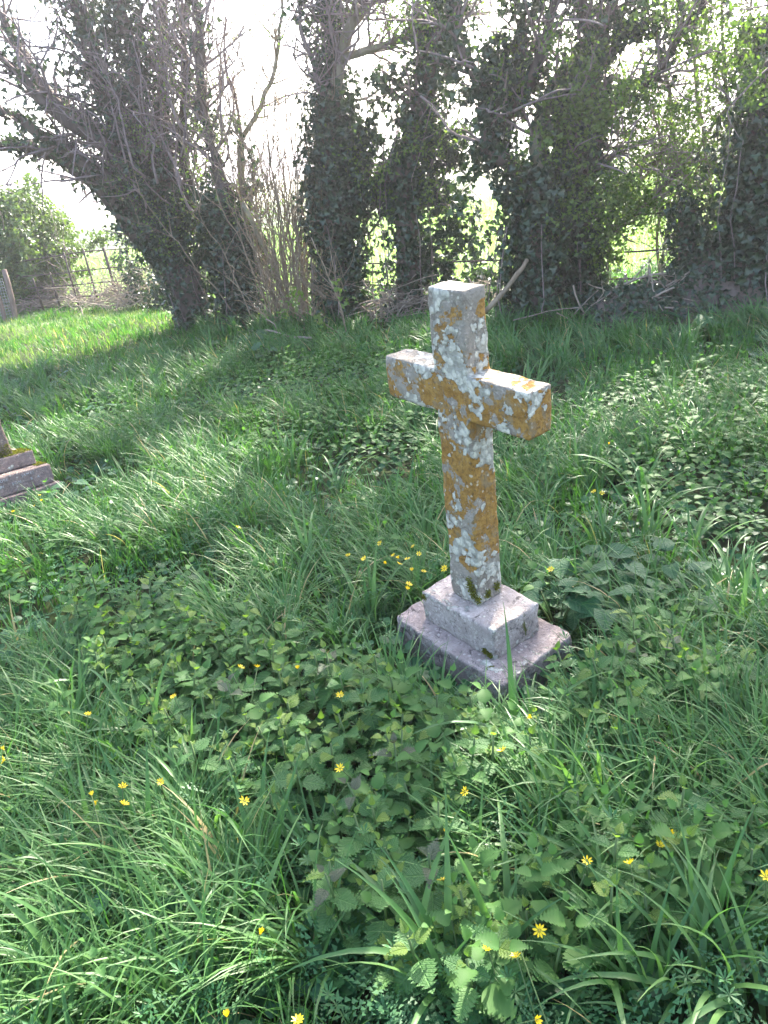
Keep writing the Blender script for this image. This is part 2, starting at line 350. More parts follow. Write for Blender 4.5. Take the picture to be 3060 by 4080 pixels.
def blades(mb, base, L, w, az, th0, th1, tint, S=6, fold_=0.0):
    """Ribbon blades: curl from lean th0 at the base to th1 at the tip."""
    k = len(base); t = np.linspace(0, 1, S + 1)
    th = th0[:, None] + (th1 - th0)[:, None] * t[None] ** 1.4
    dh = np.sin(th); dz = np.cos(th)
    hx = np.concatenate([np.zeros((k, 1)), np.cumsum((dh[:, 1:] + dh[:, :-1]) / 2, 1)], 1) / S * L[:, None]
    hz = np.concatenate([np.zeros((k, 1)), np.cumsum((dz[:, 1:] + dz[:, :-1]) / 2, 1)], 1) / S * L[:, None]
    D = np.stack([np.cos(az), np.sin(az), 0 * az], -1); Sd = np.stack([-np.sin(az), np.cos(az), 0 * az], -1)
    tw = rng.normal(0, .35, k)[:, None] * t[None]
    c = base[:, None] + hx[..., None] * D[:, None]; c[..., 2] += hz
    prof = np.minimum(1, 1.25 - t) * (1 - t ** 5) * (.55 + .45 * np.minimum(1, t * 4)); prof[-1] = .04
    hw = (w[:, None] * prof[None])[..., None] * .5
    Nn = np.stack([-np.cos(az)[:, None] * dz, -np.sin(az)[:, None] * dz, dh], -1)
    side = Sd[:, None] * np.cos(tw)[..., None] + Nn * np.sin(tw)[..., None]
    tint = np.where(rng.random(k) < .02, 2.0, tint)
    if fold_:
        v = np.stack([c - hw * side + Nn * hw * fold_, c, c + hw * side + Nn * hw * fold_], 2).reshape(-1, 3); q = 3
        pairs = [(0, 1), (1, 2)]
    else:
        v = np.stack([c - hw * side, c + hw * side], 2).reshape(-1, 3); q = 2; pairs = [(0, 1)]
    i0 = (np.arange(k) * (S + 1) * q)[:, None] + (np.arange(S) * q)[None]
    fs = []
    for a, b in pairs:
        fs += [np.stack([i0 + a, i0 + b, i0 + q + b], -1).reshape(-1, 3), np.stack([i0 + a, i0 + q + b, i0 + q + a], -1).reshape(-1, 3)]
    mb.add(v, np.concatenate(fs), np.repeat(tint, (S + 1) * q))

# ------------------------------------------------------------------ the stone cross
CM = np.array([[0.57125201, 0.82074993, 0.00637897], [-0.81792666, 0.56989948, -0.07880714], [-0.06831633, 0.03980121, 0.99686947]])
CO = np.array([.26582498, 2.20075813, .13])            # centre of the slab's top
def edgegrid(pts, step, e=.006):
    out = []
    for a, b in zip(pts[:-1], pts[1:]):
        n = max(1, int(round((b - a - 2 * e) / step))); out += [a] + list(np.linspace(a + e, b - e, n + 1))
    return np.array(out + [pts[-1]])
def blocks(name, ug, vg, zg, inside, warp, mat, parent, amp=.0016, soft=.55):
    bm = bmesh.new(); vs = {}
    def V(i, j, k):
        if (i, j, k) not in vs: vs[i, j, k] = bm.verts.new((ug[i], vg[j], zg[k]))
        return vs[i, j, k]
    nu, nv, nz = len(ug) - 1, len(vg) - 1, len(zg) - 1
    def occ(i, j, k):
        if not (0 <= i < nu and 0 <= j < nv and 0 <= k < nz): return False
        return inside((ug[i] + ug[i + 1]) / 2, (zg[k] + zg[k + 1]) / 2)
    for i in range(nu):
        for k in range(nz):
            if not occ(i, 0, k): continue
            bm.faces.new((V(i, 0, k), V(i + 1, 0, k), V(i + 1, 0, k + 1), V(i, 0, k + 1)))
            bm.faces.new((V(i, nv, k), V(i, nv, k + 1), V(i + 1, nv, k + 1), V(i + 1, nv, k)))
            for j in range(nv):
                if not occ(i + 1, j, k): bm.faces.new((V(i + 1, j, k), V(i + 1, j + 1, k), V(i + 1, j + 1, k + 1), V(i + 1, j, k + 1)))
                if not occ(i - 1, j, k): bm.faces.new((V(i, j, k), V(i, j, k + 1), V(i, j + 1, k + 1), V(i, j + 1, k)))
                if not occ(i, j, k + 1): bm.faces.new((V(i, j, k + 1), V(i + 1, j, k + 1), V(i + 1, j + 1, k + 1), V(i, j + 1, k + 1)))
                if not occ(i, j, k - 1): bm.faces.new((V(i, j, k), V(i, j + 1, k), V(i + 1, j + 1, k), V(i + 1, j, k)))
    bmesh.ops.smooth_vert(bm, verts=bm.verts, factor=soft, use_axis_x=True, use_axis_y=True, use_axis_z=True)
    chips = [v for v in bm.verts if mnoise.noise(v.co * 16) > .12]
    for _ in range(2): bmesh.ops.smooth_vert(bm, verts=chips, factor=.6, use_axis_x=True, use_axis_y=True, use_axis_z=True)
    for v in bm.verts:
        v.co = Vector(warp(*v.co)); d = mnoise.noise_vector(v.co * 9) * amp * 1.5 + mnoise.noise_vector(v.co * 38) * amp
        v.co += d
    bmesh.ops.triangulate(bm, faces=bm.faces); bmesh.ops.recalc_face_normals(bm, faces=bm.faces)
    me = bpy.data.meshes.new(name); bm.to_mesh(me); bm.free(); me.materials.append(mat)
    me.polygons.foreach_set('use_smooth', [True] * len(me.polygons))
    return link(name, me, parent)
SB = .22                                                # slab thickness
def build_cross():
    root = thing('stone_cross', 'weathered stone cross gravestone covered in orange and white lichen on a two-step plinth', 'gravestone')
    root.matrix_world = Matrix(((*CM[0], 0), (*CM[1], 0), (*CM[2], 0), (0, 0, 0, 1)))
    root.location = CO - CM[:, 2] * SB
    H, zb = 1.0, .113
    z0, z1 = zb + .639, zb + .769
    w = lambda z: .124 + .016 * (z - zb); d = lambda z: .108 - .025 * (z - zb)
    ug = edgegrid([-.293, -.066, .066, .290], .02); vg = edgegrid([-.5, .5], .25, .06); zg = edgegrid([zb, z0, z1, zb + H], .02)
    def warp(u, v, z):
        if -.0665 < u < .0665: u = u / .066 * w(z) / 2
        return u, v * d(z), z + SB
    blocks('cross_shaft', ug, vg, zg, lambda u, z: abs(u) < .066 or z0 < z < z1, warp, M['cross'], root)
    o = blocks('upper_step', edgegrid([.022 - .1655, .022 + .1655], .016), edgegrid([-.015 - .1025, -.015 + .1025], .016), edgegrid([-.002, .113], .016),
               lambda u, z: True, lambda u, v, z: (u, v, z + SB), M['block'], root, .0032)
    blocks('lower_step', edgegrid([.024 - .2515, .024 + .2515], .018), edgegrid([-.019 - .164, -.019 + .164], .018), edgegrid([-SB, 0], .018),
           lambda u, z: True, lambda u, v, z: (u, v, z + SB), M['slab'], root, .0045)
    # moss cushions at the foot of the shaft and on the step's edge
    spots = [((.03, -.056, .18), .018, .04), ((.045, -.055, .16), .016, .03), ((.056, -.05, .135), .014, .02), ((.064, -.01, .14), .014, .016), ((.063, .03, .15), .014, .02),
             ((-.13, -.118, .095), .012, .012), ((.15, -.1185, .02), .014, .012), ((.17, -.118, .015), .012, .010)]
    for (c, r, h) in spots:
        mb = MB(); n = 260
        q = rnd(n) * rng.random((n, 1)) ** .5 * np.array([r, .006, h]) if abs(c[1] + .055) < .08 and c[0] < .06 or c[1] < -.1 else rnd(n) * rng.random((n, 1)) ** .5 * np.array([.006, r, h])
        bake(mb, *SMALL, q + np.array(c) + [0, 0, SB], rnd(n) + [0, 0, .6], rnd(n), rng.uniform(.004, .008, n), rng.random(n))
        tag(mb.build('moss_cushion', M['moss'], root), kind='stuff')
build_cross()

# ------------------------------------------------------------------ the second gravestone at the left edge
def build_grave():
    b0 = (-1.9563, 4.4628, .0705)
    root = thing('stepped_gravestone', 'dark stepped gravestone with inscribed steps and mossy shaft, cut by the left edge', 'gravestone', b0)
    root.rotation_euler = (-.1035, .072, .776)      # settled, leaning back a little
    # local x along the front (to the right = +), y into the stone, z up; x=0 right end of the inscribed step, y=0 its front
    def step(name, x0, x1, y0, y1, z0, z1, mat=M['grave'], lab=None):
        return blocks(name, edgegrid([x0, x1], .03), edgegrid([y0, y1], .03), edgegrid([z0, z1], .03), lambda u, z: True, lambda u, v, z: (u, v, z), mat, root, .002)
    step('base_slab', -1.0, .03, -.045, .62, -.16, -.002)
    step('inscribed_step', -.92, 0, 0, .56, 0, .1134)
    step('upper_step', -.86, -.0285, .1224, .46, .1154, .2008)
    blocks('shaft', edgegrid([-.15, .15], .03), edgegrid([-.13, .13], .03), edgegrid([.2028, 1.05], .03), lambda u, z: True,
           lambda u, v, z: (-.36 + u * (1.52 - .45 * (z - .2)), .29 + v * (1.05 - .25 * (z - .2)), z), M['gshaft'], root, .003)
    def text(s, x, z, y, h, name):
        cu_ = bpy.data.curves.new(name, 'FONT'); cu_.body = s; cu_.size = h * 1.38; cu_.extrude = .0012; cu_.space_character = 1.35
        o = link('tmp', cu_); dg = bpy.context.evaluated_depsgraph_get(); me = bpy.data.meshes.new_from_object(o.evaluated_get(dg))
        bpy.data.objects.remove(o); bpy.data.curves.remove(cu_); me.materials.clear(); me.materials.append(M['letter'])
        t = link(name, me, root, (x, y, z)); t.rotation_euler = (math.pi / 2, 0, 0)
    for t_, x_, z_ in (('ROSE', -.325, .084), ('JAMES', -.18, .084), ('N', -.31, .052), ('SON', -.245, .052), ('B', -.135, .052), ('A', -.095, .052)): text(t_, x_, z_, -.0032, .016, 'lettering')
    text('ARS', -.29, .155, .1192, .016, 'lettering')
    mb = MB(); n = 1100
    x = rng.uniform(-.2, -.03, n); y = rng.uniform(.122, .3, n); bake(mb, *SMALL, np.stack([x, y, np.full(n, .202)], -1), rnd(n) + [0, 0, 1], rnd(n), rng.uniform(.006, .014, n), rng.random(n))
    x = rng.uniform(-.06, 0, n); y = rng.uniform(.04, .4, n); bake(mb, *SMALL, np.stack([x, y, np.full(n, .114)], -1), rnd(n) + [0, 0, 1], rnd(n), rng.uniform(.006, .012, n), rng.random(n))
    x = rng.uniform(-.3, -.14, n); bake(mb, *SMALL, np.stack([x, np.full(n, .148), .203 + .07 * rng.random(n) ** 2], -1), rnd(n) + [0, -1, .4], rnd(n), rng.uniform(.005, .010, n), rng.random(n))
    tag(mb.build('moss', M['moss'], root), kind='stuff')
build_grave()

# ------------------------------------------------------------------ fences
def build_fence():
    root = thing('metal_fence', 'rusty iron estate railing with horizontal bars behind the ivy-clad trees', 'fence', (*FENCE[0][:2], 0))
    base = np.array([*FENCE[0][:2], 0])
    def gz(p): return float(terrain(p[0], p[1]))
    for i, p in enumerate(FENCE):
        if i not in (0, 3): continue
        mb = MB(); q = np.array([p[0], p[1], 0])
        tube(mb, [q + [0, 0, -.1], q + [.0, 0, .5], q + [.01, 0, .88]], [.016, .016, .014], 6)
        mb.build('post', M['iron'], root, base)
    for a, b in zip(FENCE[:-1], FENCE[1:]):
        for h in ((.07, .27, .52, .84) if a[0] > 1.4 or a[0] < .2 else (.07, .27, .52)):
            mb = MB(); s = rng.normal(0, .004)
            A = np.array([a[0], a[1], h]); B = np.array([b[0], b[1], h]); tube(mb, [A, (A + B) / 2 + [0, 0, s], B], .0095, 6)
            mb.build('rail', M['iron'], root, base)
    # the hurdle in the gap at the left, posts close together
    posts = [((198, 1085), (234, 1205)), ((253, 1005), (317, 1232)), ((329, 990), (395, 1212)), ((411, 985), (470, 1190)), ((500, 985), (555, 1185)), ((130, 1110), (165, 1205))]
    Y = 13.7; base = np.array([*W(317, 1232, Y)[:2], 0])
    root = thing('iron_hurdle', 'iron hurdle of crossed bars in the gap between the bush and leaning tree', 'fence', base)
    for k, (t, b) in enumerate(posts):
        mb = MB(); tube(mb, [W(*b, Y) - [0, 0, .15], W((b[0] + t[0]) / 2, (b[1] + t[1]) / 2, Y + .02), W(*t, Y)], .026 if k == 3 else .018, 6); mb.build('post', M['iron'], root, base)
    for r in (((90, 1040), (330, 1003), (530, 988)), ((90, 1102), (270, 1085), (456, 1065), (560, 1062)), ((90, 1149), (280, 1137), (371, 1128), (560, 1115)), ((90, 1192), (190, 1187), (384, 1179), (560, 1172)), ((150, 1226), (253, 1223), (400, 1218))):
        mb = MB(); tube(mb, [W(x, y, Y + .015) for x, y in r], .011, 6); mb.build('rail', M['iron'], root, base)
build_fence()

def build_guard():
    Y = 13.3; b0 = W(66, 1283, Y); b0[2] = 0
    root = thing('tree_guard', 'wooden stakes with pale square mesh netting at the left edge', 'tree guard', b0)
    for b, t, r in (((66, 1290), (14, 1074), .05), ((22, 1310), (-14, 1160), .035), ((-60, 1300), (-110, 1080), .045)):
        mb = MB(); A, B = W(*b, Y), W(*t, Y); pts = spline([A - [0, 0, .1], A * .5 + B * .5 + [.02, 0, 0], B], .15, .006); tube(mb, pts, np.linspace(r, r * .8, len(pts)), 9); mb.build('stake', M['wood'], root, b0)
    mb = MB(); A, B, C_, D = W(58, 1270, Y + .06), W(8, 1110, Y + .06), W(-60, 1120, Y + .5), W(-40, 1290, Y + .5)
    for k in range(15):
        t = k / 14; tube(mb, [A * (1 - t) + B * t, D * (1 - t) + C_ * t], .004, 4, cap=False)
    for k in range(9):
        t = k / 8; tube(mb, [A * (1 - t) + D * t, B * (1 - t) + C_ * t], .004, 4, cap=False)
    tag(mb.build('netting', M['net'], root, b0), kind='stuff')
    mb = MB(); tube(mb, [W(231, 940, 14.2), W(198, 832, 14.2)], .006, 5)
    tag(mb.build('cane', M['dead'], None, tuple(W(231, 940, 14.2))), 'thin pale cane sticking up beside the left bush', 'cane')
build_guard()

# ------------------------------------------------------------------ trees
class Tree:
    def __init__(s, name, label, base, group=None, cat='tree'):
        s.base = np.array([base[0], base[1], 0.0]); s.root = thing(name, label, cat, s.base, group)
        s.tw = MB(); s.ivy = MB(); s.lf = MB(); s.lf2 = MB(); s.tips = []
    def limb(s, P, r0, r1, name='limb', mat='bark', ivy=0, ithick=.12, isize=(.05, .085), wob=.02, sides=9, twigs=0, tl=(.4, 1.1), tdir=(0, 0, .3), sub=3, droop=0.0, t0=.15, kids=.35, i0=0.0, i1=1.0):
        p = spline(P, .12, wob); n = len(p); rad = np.linspace(r0, r1, n) * (1 + rng.normal(0, .05, n))
        mb = MB(); tube(mb, p, rad, sides, rng.random()); mb.build(name, M[mat], s.root, s.base)
        if name == 'trunk':          # woody creeper stems over the ivy
            for _ in range(5):
                a = rng.uniform(2.6, 6.8); k = np.linspace(0, n - 1, max(5, n // 2)).astype(int); k = k[:max(4, int(len(k) * rng.uniform(.5, 1)))]; w_ = a + np.cumsum(rng.normal(0, .12, len(k)))
                o = (rad[k] + ithick * rng.uniform(.5, .95))[:, None] * np.stack([np.cos(w_), np.sin(w_), 0 * w_], -1); tube(s.tw, p[k] + o, rng.uniform(.0025, .006), 4, rng.random(), cap=False)
        if ivy: s.addivy(p, rad, ivy, ithick, isize, i0, i1)
        for _ in range(twigs):
            t = rng.uniform(t0, 1); i = int(t * (n - 1)); dr = p[min(i + 1, n - 1)] - p[max(i - 1, 0)]
            d = norm(norm(dr) * .6 + rnd(1)[0] * .8 + np.array(tdir)); s.grow(p[i], d, rng.uniform(*tl), max(.006, min(rad[i] * .4, .018)), sub, droop, kids)
        return p
    def grow(s, p, d, L, r, depth, droop=0.0, kids=.35):
        n = max(4, int(L / .09)); st = L / n; pts = [p]; d = np.array(d)
        for i in range(n):
            d = norm(d + rng.normal(0, .17, 3) + [0, 0, -droop]); p = p + d * st; pts.append(p)
        pts = np.array(pts); tube(s.tw, pts, np.linspace(r, max(.0018, r * .3), n + 1), 4 if r > .008 else 3, rng.random(), cap=False)
        s.tips.append(pts)
        if depth > 0:
            for i in range(1, n + 1):
                if rng.random() < kids:
                    s.grow(pts[i], norm(d * .5 + rnd(1)[0]), L * rng.uniform(.25, .55), max(.002, r * .55), depth - 1, droop, kids * .8)
    def addivy(s, p, rad, count, thick, size, i0=0, i1=1):
        n = len(p); k = rng.integers(int(i0 * (n - 1)), max(int(i1 * (n - 1)), 1) + 1, count).clip(0, n - 1)
        r = rnd(count); r[:, 2] *= .6; r = norm(r)
        lump = np.array([1 + .6 * mnoise.noise(Vector(q * 2.3)) for q in p])[k]
        pos = p[k] + r * (rad[k] + np.abs(rng.random(count)) ** 1.3 * thick * lump)[:, None] + rng.normal(0, .05, (count, 3))
        bake(s.ivy, *IVY, pos, rnd(count) * .75 + r * .25 + [0, 0, -.7], r + rnd(count) * .55, rng.uniform(*size, count), rng.random(count))
    def leaves(s, count, size, mb=None, shape=SMALL, zmin=-9, cluster=3, spread=.05, where=None):
        mb = mb or s.lf; P = np.concatenate([t[len(t) // 3:] for t in s.tips])
        if where is not None: P = P[where(P)]
        if not len(P): return
        c = P[rng.integers(0, len(P), count)]
        c = np.repeat(c, cluster, 0) + rng.normal(0, spread, (count * cluster, 3)); k = len(c)
        bake(mb, *shape, c, rnd(k) + [0, 0, -.15], rnd(k) + [0, 0, .5], rng.uniform(*size, k), rng.random(k))
    def cloud(s, c, r, count, size=(.048, .085), hang=.7, mb=None, shape=IVY):
        """a ragged mass of leaves round point c"""
        q = rnd(count) * (rng.random((count, 1)) ** .5) * np.array(r)
        keep = np.array([mnoise.noise(Vector((q[i] + c) * 2.6)) + .25 * mnoise.noise(Vector((q[i] + c) * 7)) for i in range(count)]) > .02
        q = q[keep]; k = len(q); bake(mb or s.ivy, *shape, q + c, rnd(k) * .8 + [0, 0, -hang], rnd(k) + norm(q) * .8, rng.uniform(*size, k), rng.random(k))
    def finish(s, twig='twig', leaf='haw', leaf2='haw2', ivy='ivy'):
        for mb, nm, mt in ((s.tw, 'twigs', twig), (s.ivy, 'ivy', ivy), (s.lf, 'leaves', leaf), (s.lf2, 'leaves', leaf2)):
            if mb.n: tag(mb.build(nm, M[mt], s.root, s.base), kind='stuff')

def A(Y, *pp, dy=0.0): return [W(x, y, Y + dy * i / max(1, len(pp) - 1)) for i, (x, y) in enumerate(pp)]

def tree_leaning():
    Y = 10.0; b = G(790, 1300)
    T = Tree('leaning_ivy_tree', 'leaning ivy-clad tree with a fan of bare limbs at the upper left', b)
    T.limb(A(Y, (800, 1315), (775, 1200), (700, 1060), (640, 960)), .24, .19, 'trunk', ivy=1500, ithick=.12, sides=12)
    T.limb(A(Y, (690, 1060), (560, 930), (450, 815), (370, 715), (262, 655), (150, 585), (0, 580), (-160, 600), dy=.3), .16, .045, ivy=700, ithick=.13, twigs=18, tl=(.3, .9), tdir=(-.2, 0, -.2), droop=.03, kids=.25)
    T.limb(A(Y, (660, 990), (560, 810), (450, 735), (330, 650), (200, 560), (60, 470), (-120, 420), dy=-.4), .14, .03, ivy=600, ithick=.14, twigs=22, tl=(.4, 1.1), tdir=(-.3, 0, .2), kids=.28)
    T.limb(A(Y, (650, 960), (540, 780), (434, 600), (330, 520), (200, 438), (80, 300), (-60, 160), dy=-.6), .12, .03, ivy=250, ithick=.12, twigs=26, tl=(.4, 1.2), tdir=(-.2, 0, .3), kids=.28)
    T.limb(A(Y, (640, 950), (500, 700), (360, 500), (230, 422), (120, 235), (40, 120), (-90, -80), dy=.5), .13, .03, ivy=500, ithick=.16, twigs=28, tl=(.4, 1.2), tdir=(-.2, 0, .3), kids=.28)
    T.limb(A(Y, (650, 960), (560, 740), (470, 520), (400, 300), (330, 100), (260, -150), (150, -450), dy=.2), .16, .04, ivy=2300, ithick=.34, twigs=34, tl=(.5, 1.3), tdir=(-.1, 0, .4))
    T.limb(A(Y, (670, 980), (610, 760), (560, 500), (520, 250), (480, 0), (420, -300), dy=-.3), .13, .04, ivy=1900, ithick=.32, twigs=34, tl=(.5, 1.2), tdir=(0, 0, .4))
    T.limb(A(Y, (700, 1020), (690, 800), (657, 555), (640, 350), (651, 180), (630, -50), (600, -400), dy=.4), .11, .03, ivy=800, ithick=.2, twigs=36, tl=(.5, 1.2), tdir=(0, 0, .4))
    T.limb(A(Y, (720, 1050), (760, 850), (720, 600), (735, 400), (720, 150), (740, -100), dy=0), .08, .02, ivy=500, ithick=.15, twigs=50, tl=(.4, 1.1), tdir=(.1, 0, .4))
    for k in range(34):   # whippy shoots
        x0 = rng.uniform(540, 860); y0 = rng.uniform(560, 980); x1 = x0 + rng.uniform(-330, 120) * .6; T.limb(A(Y + rng.uniform(-.5, .4), (x0, y0), ((x0 + x1) / 2 + rng.normal(0, 20), y0 - 260), (x1, y0 - rng.uniform(450, 800))), .016, .005, 'shoot', 'twig', sides=5, wob=.03, twigs=8, tl=(.25, .7), sub=1)
    for c, r, n in (((700, 900), (.55, .4, .6), 2200), ((600, 760), (.45, .4, .5), 1300), ((830, 1050), (.35, .3, .7), 1700), ((740, 1150), (.35, .3, .4), 900), ((430, 330), (.45, .4, .7), 1000), ((480, 120), (.45, .4, .6), 800)):
        T.cloud(W(*c, Y), r, n)
    for c, n in (((560, 700), 320), ((800, 560), 420), ((640, 880), 260), ((520, 560), 160), ((720, 330), 160), ((860, 800), 200), ((760, 980), 130)):
        P = W(*c, Y - .35); T.cloud(P, (.42, .3, .42), int(n * 1.8), (.026, .05), .1, T.lf, SMALL)
    T.leaves(700, (.018, .03))
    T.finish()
tree_leaning()

def tree_stub():
    Y = 9.6; b = G(945, 1300)
    T = Tree('ivy_stump', 'short ivy-smothered trunk with a rising limb, right of the leaning tree', b)
    T.limb(A(Y, (950, 1310), (945, 1150), (920, 980), (900, 840)), .17, .13, 'trunk', ivy=3600, ithick=.26)
    T.limb(A(Y, (900, 850), (870, 690), (838, 560), (800, 400), (800, 200), (780, -60), (760, -400)), .075, .025, ivy=250, ithick=.1, twigs=50, tl=(.4, 1.0), tdir=(0, 0, .4))
    T.limb(A(Y, (930, 1000), (1000, 850), (1010, 700), (930, 500)), .03, .01, ivy=150, ithick=.1, twigs=14, tl=(.3, .7), mat='twig')
    T.cloud(W(930, 980, Y), (.42, .3, .75), 2400); T.cloud(W(900, 760, Y), (.4, .3, .3), 900)
    T.cloud(W(960, 830, Y - .3), (.3, .25, .4), 300, (.02, .034), .1, T.lf, SMALL)
    T.leaves(200, (.018, .032)); T.finish()
tree_stub()

def shrub_coppice():
    Y = 9.2; b = G(1180, 1300)
    T = Tree('coppiced_shrub', 'coppiced shrub of many thin upright tan stems between the ivy-clad trunks', b, cat='shrub')
    for k in range(66):
        x0 = 1190 + rng.normal(0, 62); y0 = 1300 + rng.normal(0, 12); sp = (x0 - 1180) / 62 + rng.normal(0, .8)
        xt = x0 - 70 + sp * 108; yt = rng.uniform(330, 760) if k % 3 else rng.uniform(60, 400); dd = rng.uniform(-.35, .45)
        T.limb(A(Y + dd, (x0, y0), (x0 * .62 + xt * .38 - 6 + rng.normal(0, 10), y0 * .62 + yt * .38), (xt, yt)), rng.uniform(.007, .014), .003, 'stem', 'stem', sides=6, wob=.022, twigs=6, tl=(.25, .6), sub=1, t0=.3, tdir=(0, 0, .5))
    T.limb(A(Y, (1170, 1290), (1083, 1045), (1020, 905), (960, 800)), .045, .03, 'stem', 'palebark', wob=.01)
    T.limb(A(Y + .5, (1000, 1000), (970, 800), (958, 690), (964, 550)), .05, .04, 'stem', 'palebark', wob=.01)
    T.limb(A(Y + .5, (964, 552), (1030, 430), (1088, 280), (1120, 60), (1130, -200)), .03, .012, 'stem', 'palebark', twigs=20, tl=(.4, .9))
    T.limb(A(Y + .5, (964, 552), (940, 400), (900, 250), (910, 60)), .02, .008, 'stem', 'twig', twigs=16, tl=(.4, .9))
    for k in range(120): # fine low twigs
        p = W(rng.uniform(1060, 1400), rng.uniform(1120, 1310), Y + rng.uniform(-.6, .2)); T.grow(p, norm(np.array([rng.normal(-.4, .6), rng.normal(0, .3), 1])), rng.uniform(.4, .9), .006, 1)
    T.cloud(W(1080, 830, Y - .2), (.5, .3, .35), 260, (.018, .032), .1, T.lf, SMALL); T.leaves(350, (.016, .03)); T.finish('stem')
shrub_coppice()

def tree_ivy_column():
    Y = 9.0; b = G(1355, 1290)
    T = Tree('ivy_column_tree', 'tall ivy-wrapped tree with pale forking upper limbs, behind the cross on its left', b)
    T.limb(A(Y, (1370, 1300), (1365, 1100), (1345, 900), (1345, 650), (1335, 400)), .17, .11, 'trunk', ivy=5600, ithick=.23, sides=12)
    T.limb(A(Y, (1330, 480), (1329, 410), (1342, 289), (1371, 169), (1413, 55), (1420, -80), (1400, -500)), .075, .03, mat='palebark', twigs=40, tl=(.4, 1.1), tdir=(0, 0, .3), wob=.012)
    T.limb(A(Y, (1362, 230), (1462, 193), (1558, 169), (1679, 130), (1800, 70), (1950, 40)), .042, .014, mat='palebark', twigs=60, tl=(.3, .9), tdir=(.2, 0, .2), wob=.012)
    T.limb(A(Y, (1390, 120), (1470, 20), (1580, -90), (1700, -300)), .035, .012, mat='palebark', twigs=40, tl=(.4, .9), wob=.012)
    T.limb(A(Y + .2, (1325, 420), (1325, 210), (1330, 80), (1310, -100), (1300, -500)), .07, .03, ivy=1500, ithick=.2, twigs=40, tl=(.4, 1))
    T.limb(A(Y, (1300, 500), (1270, 330), (1220, 150), (1190, -20), (1150, -300)), .03, .012, ivy=150, twigs=40, tl=(.4, .9), mat='twig')
    T.limb(A(Y, (1395, 830), (1480, 770), (1545, 720), (1570, 650), (1640, 520), (1700, 430)), .05, .016, ivy=500, ithick=.16, twigs=30, tl=(.3, .8))
    T.limb(A(Y, (1490, 770), (1505, 870), (1470, 930)), .02, .012, twigs=5, tl=(.2, .5))
    for c, r, n in (((1345, 620), (.42, .3, .6), 2100), ((1480, 640), (.35, .3, .45), 1000), ((1240, 760), (.3, .25, .25), 380), ((1560, 420), (.55, .3, .45), 1500), ((1680, 520), (.45, .3, .5), 1400), ((1290, 880), (.3, .25, .25), 400)):
        T.cloud(W(*c, Y), r, int(n * .62))
    for c, n in (((1560, 620), 380), ((1650, 90), 420), ((1400, 560), 160), ((1560, 760), 300), ((1650, 640), 260)):
        T.cloud(W(*c, Y - .2), (.5, .35, .4), int(n * 2.2), (.03, .055), .1, T.lf, SMALL)
    T.leaves(600, (.02, .035)); T.finish()
tree_ivy_column()

def tree_dark_trunk():
    Y = 8.9; b = G(1640, 1262)
    T = Tree('dark_ivy_trunk', 'dark ivy-covered trunk rising straight behind the head of the cross', b)
    T.limb(A(Y, (1640, 1270), (1630, 1100), (1625, 900), (1600, 720), (1640, 500), (1720, 250), (1760, 0), (1800, -300)), .15, .05, 'trunk', ivy=3400, ithick=.24, twigs=40, t0=.5, tl=(.4, 1))
    T.limb(A(Y, (1620, 850), (1750, 800), (1880, 770)), .03, .012, 'limb', 'palebark', twigs=20, tl=(.3, .7))
    for c, r, n in (((1700, 1000), (.3, .3, .45), 1300), ((1780, 880), (.38, .3, .5), 1800), ((1620, 780), (.35, .3, .35), 1000), ((1860, 1060), (.28, .3, .4), 1100), ((1800, 640), (.4, .3, .4), 1100)):
        T.cloud(W(*c, Y), r, n, mb=T.ivy)
    T.cloud(W(1720, 700, Y - .2), (.6, .3, .6), 1300, (.03, .055), .1, T.lf, SMALL); T.leaves(400, (.02, .04)); T.finish()
tree_dark_trunk()

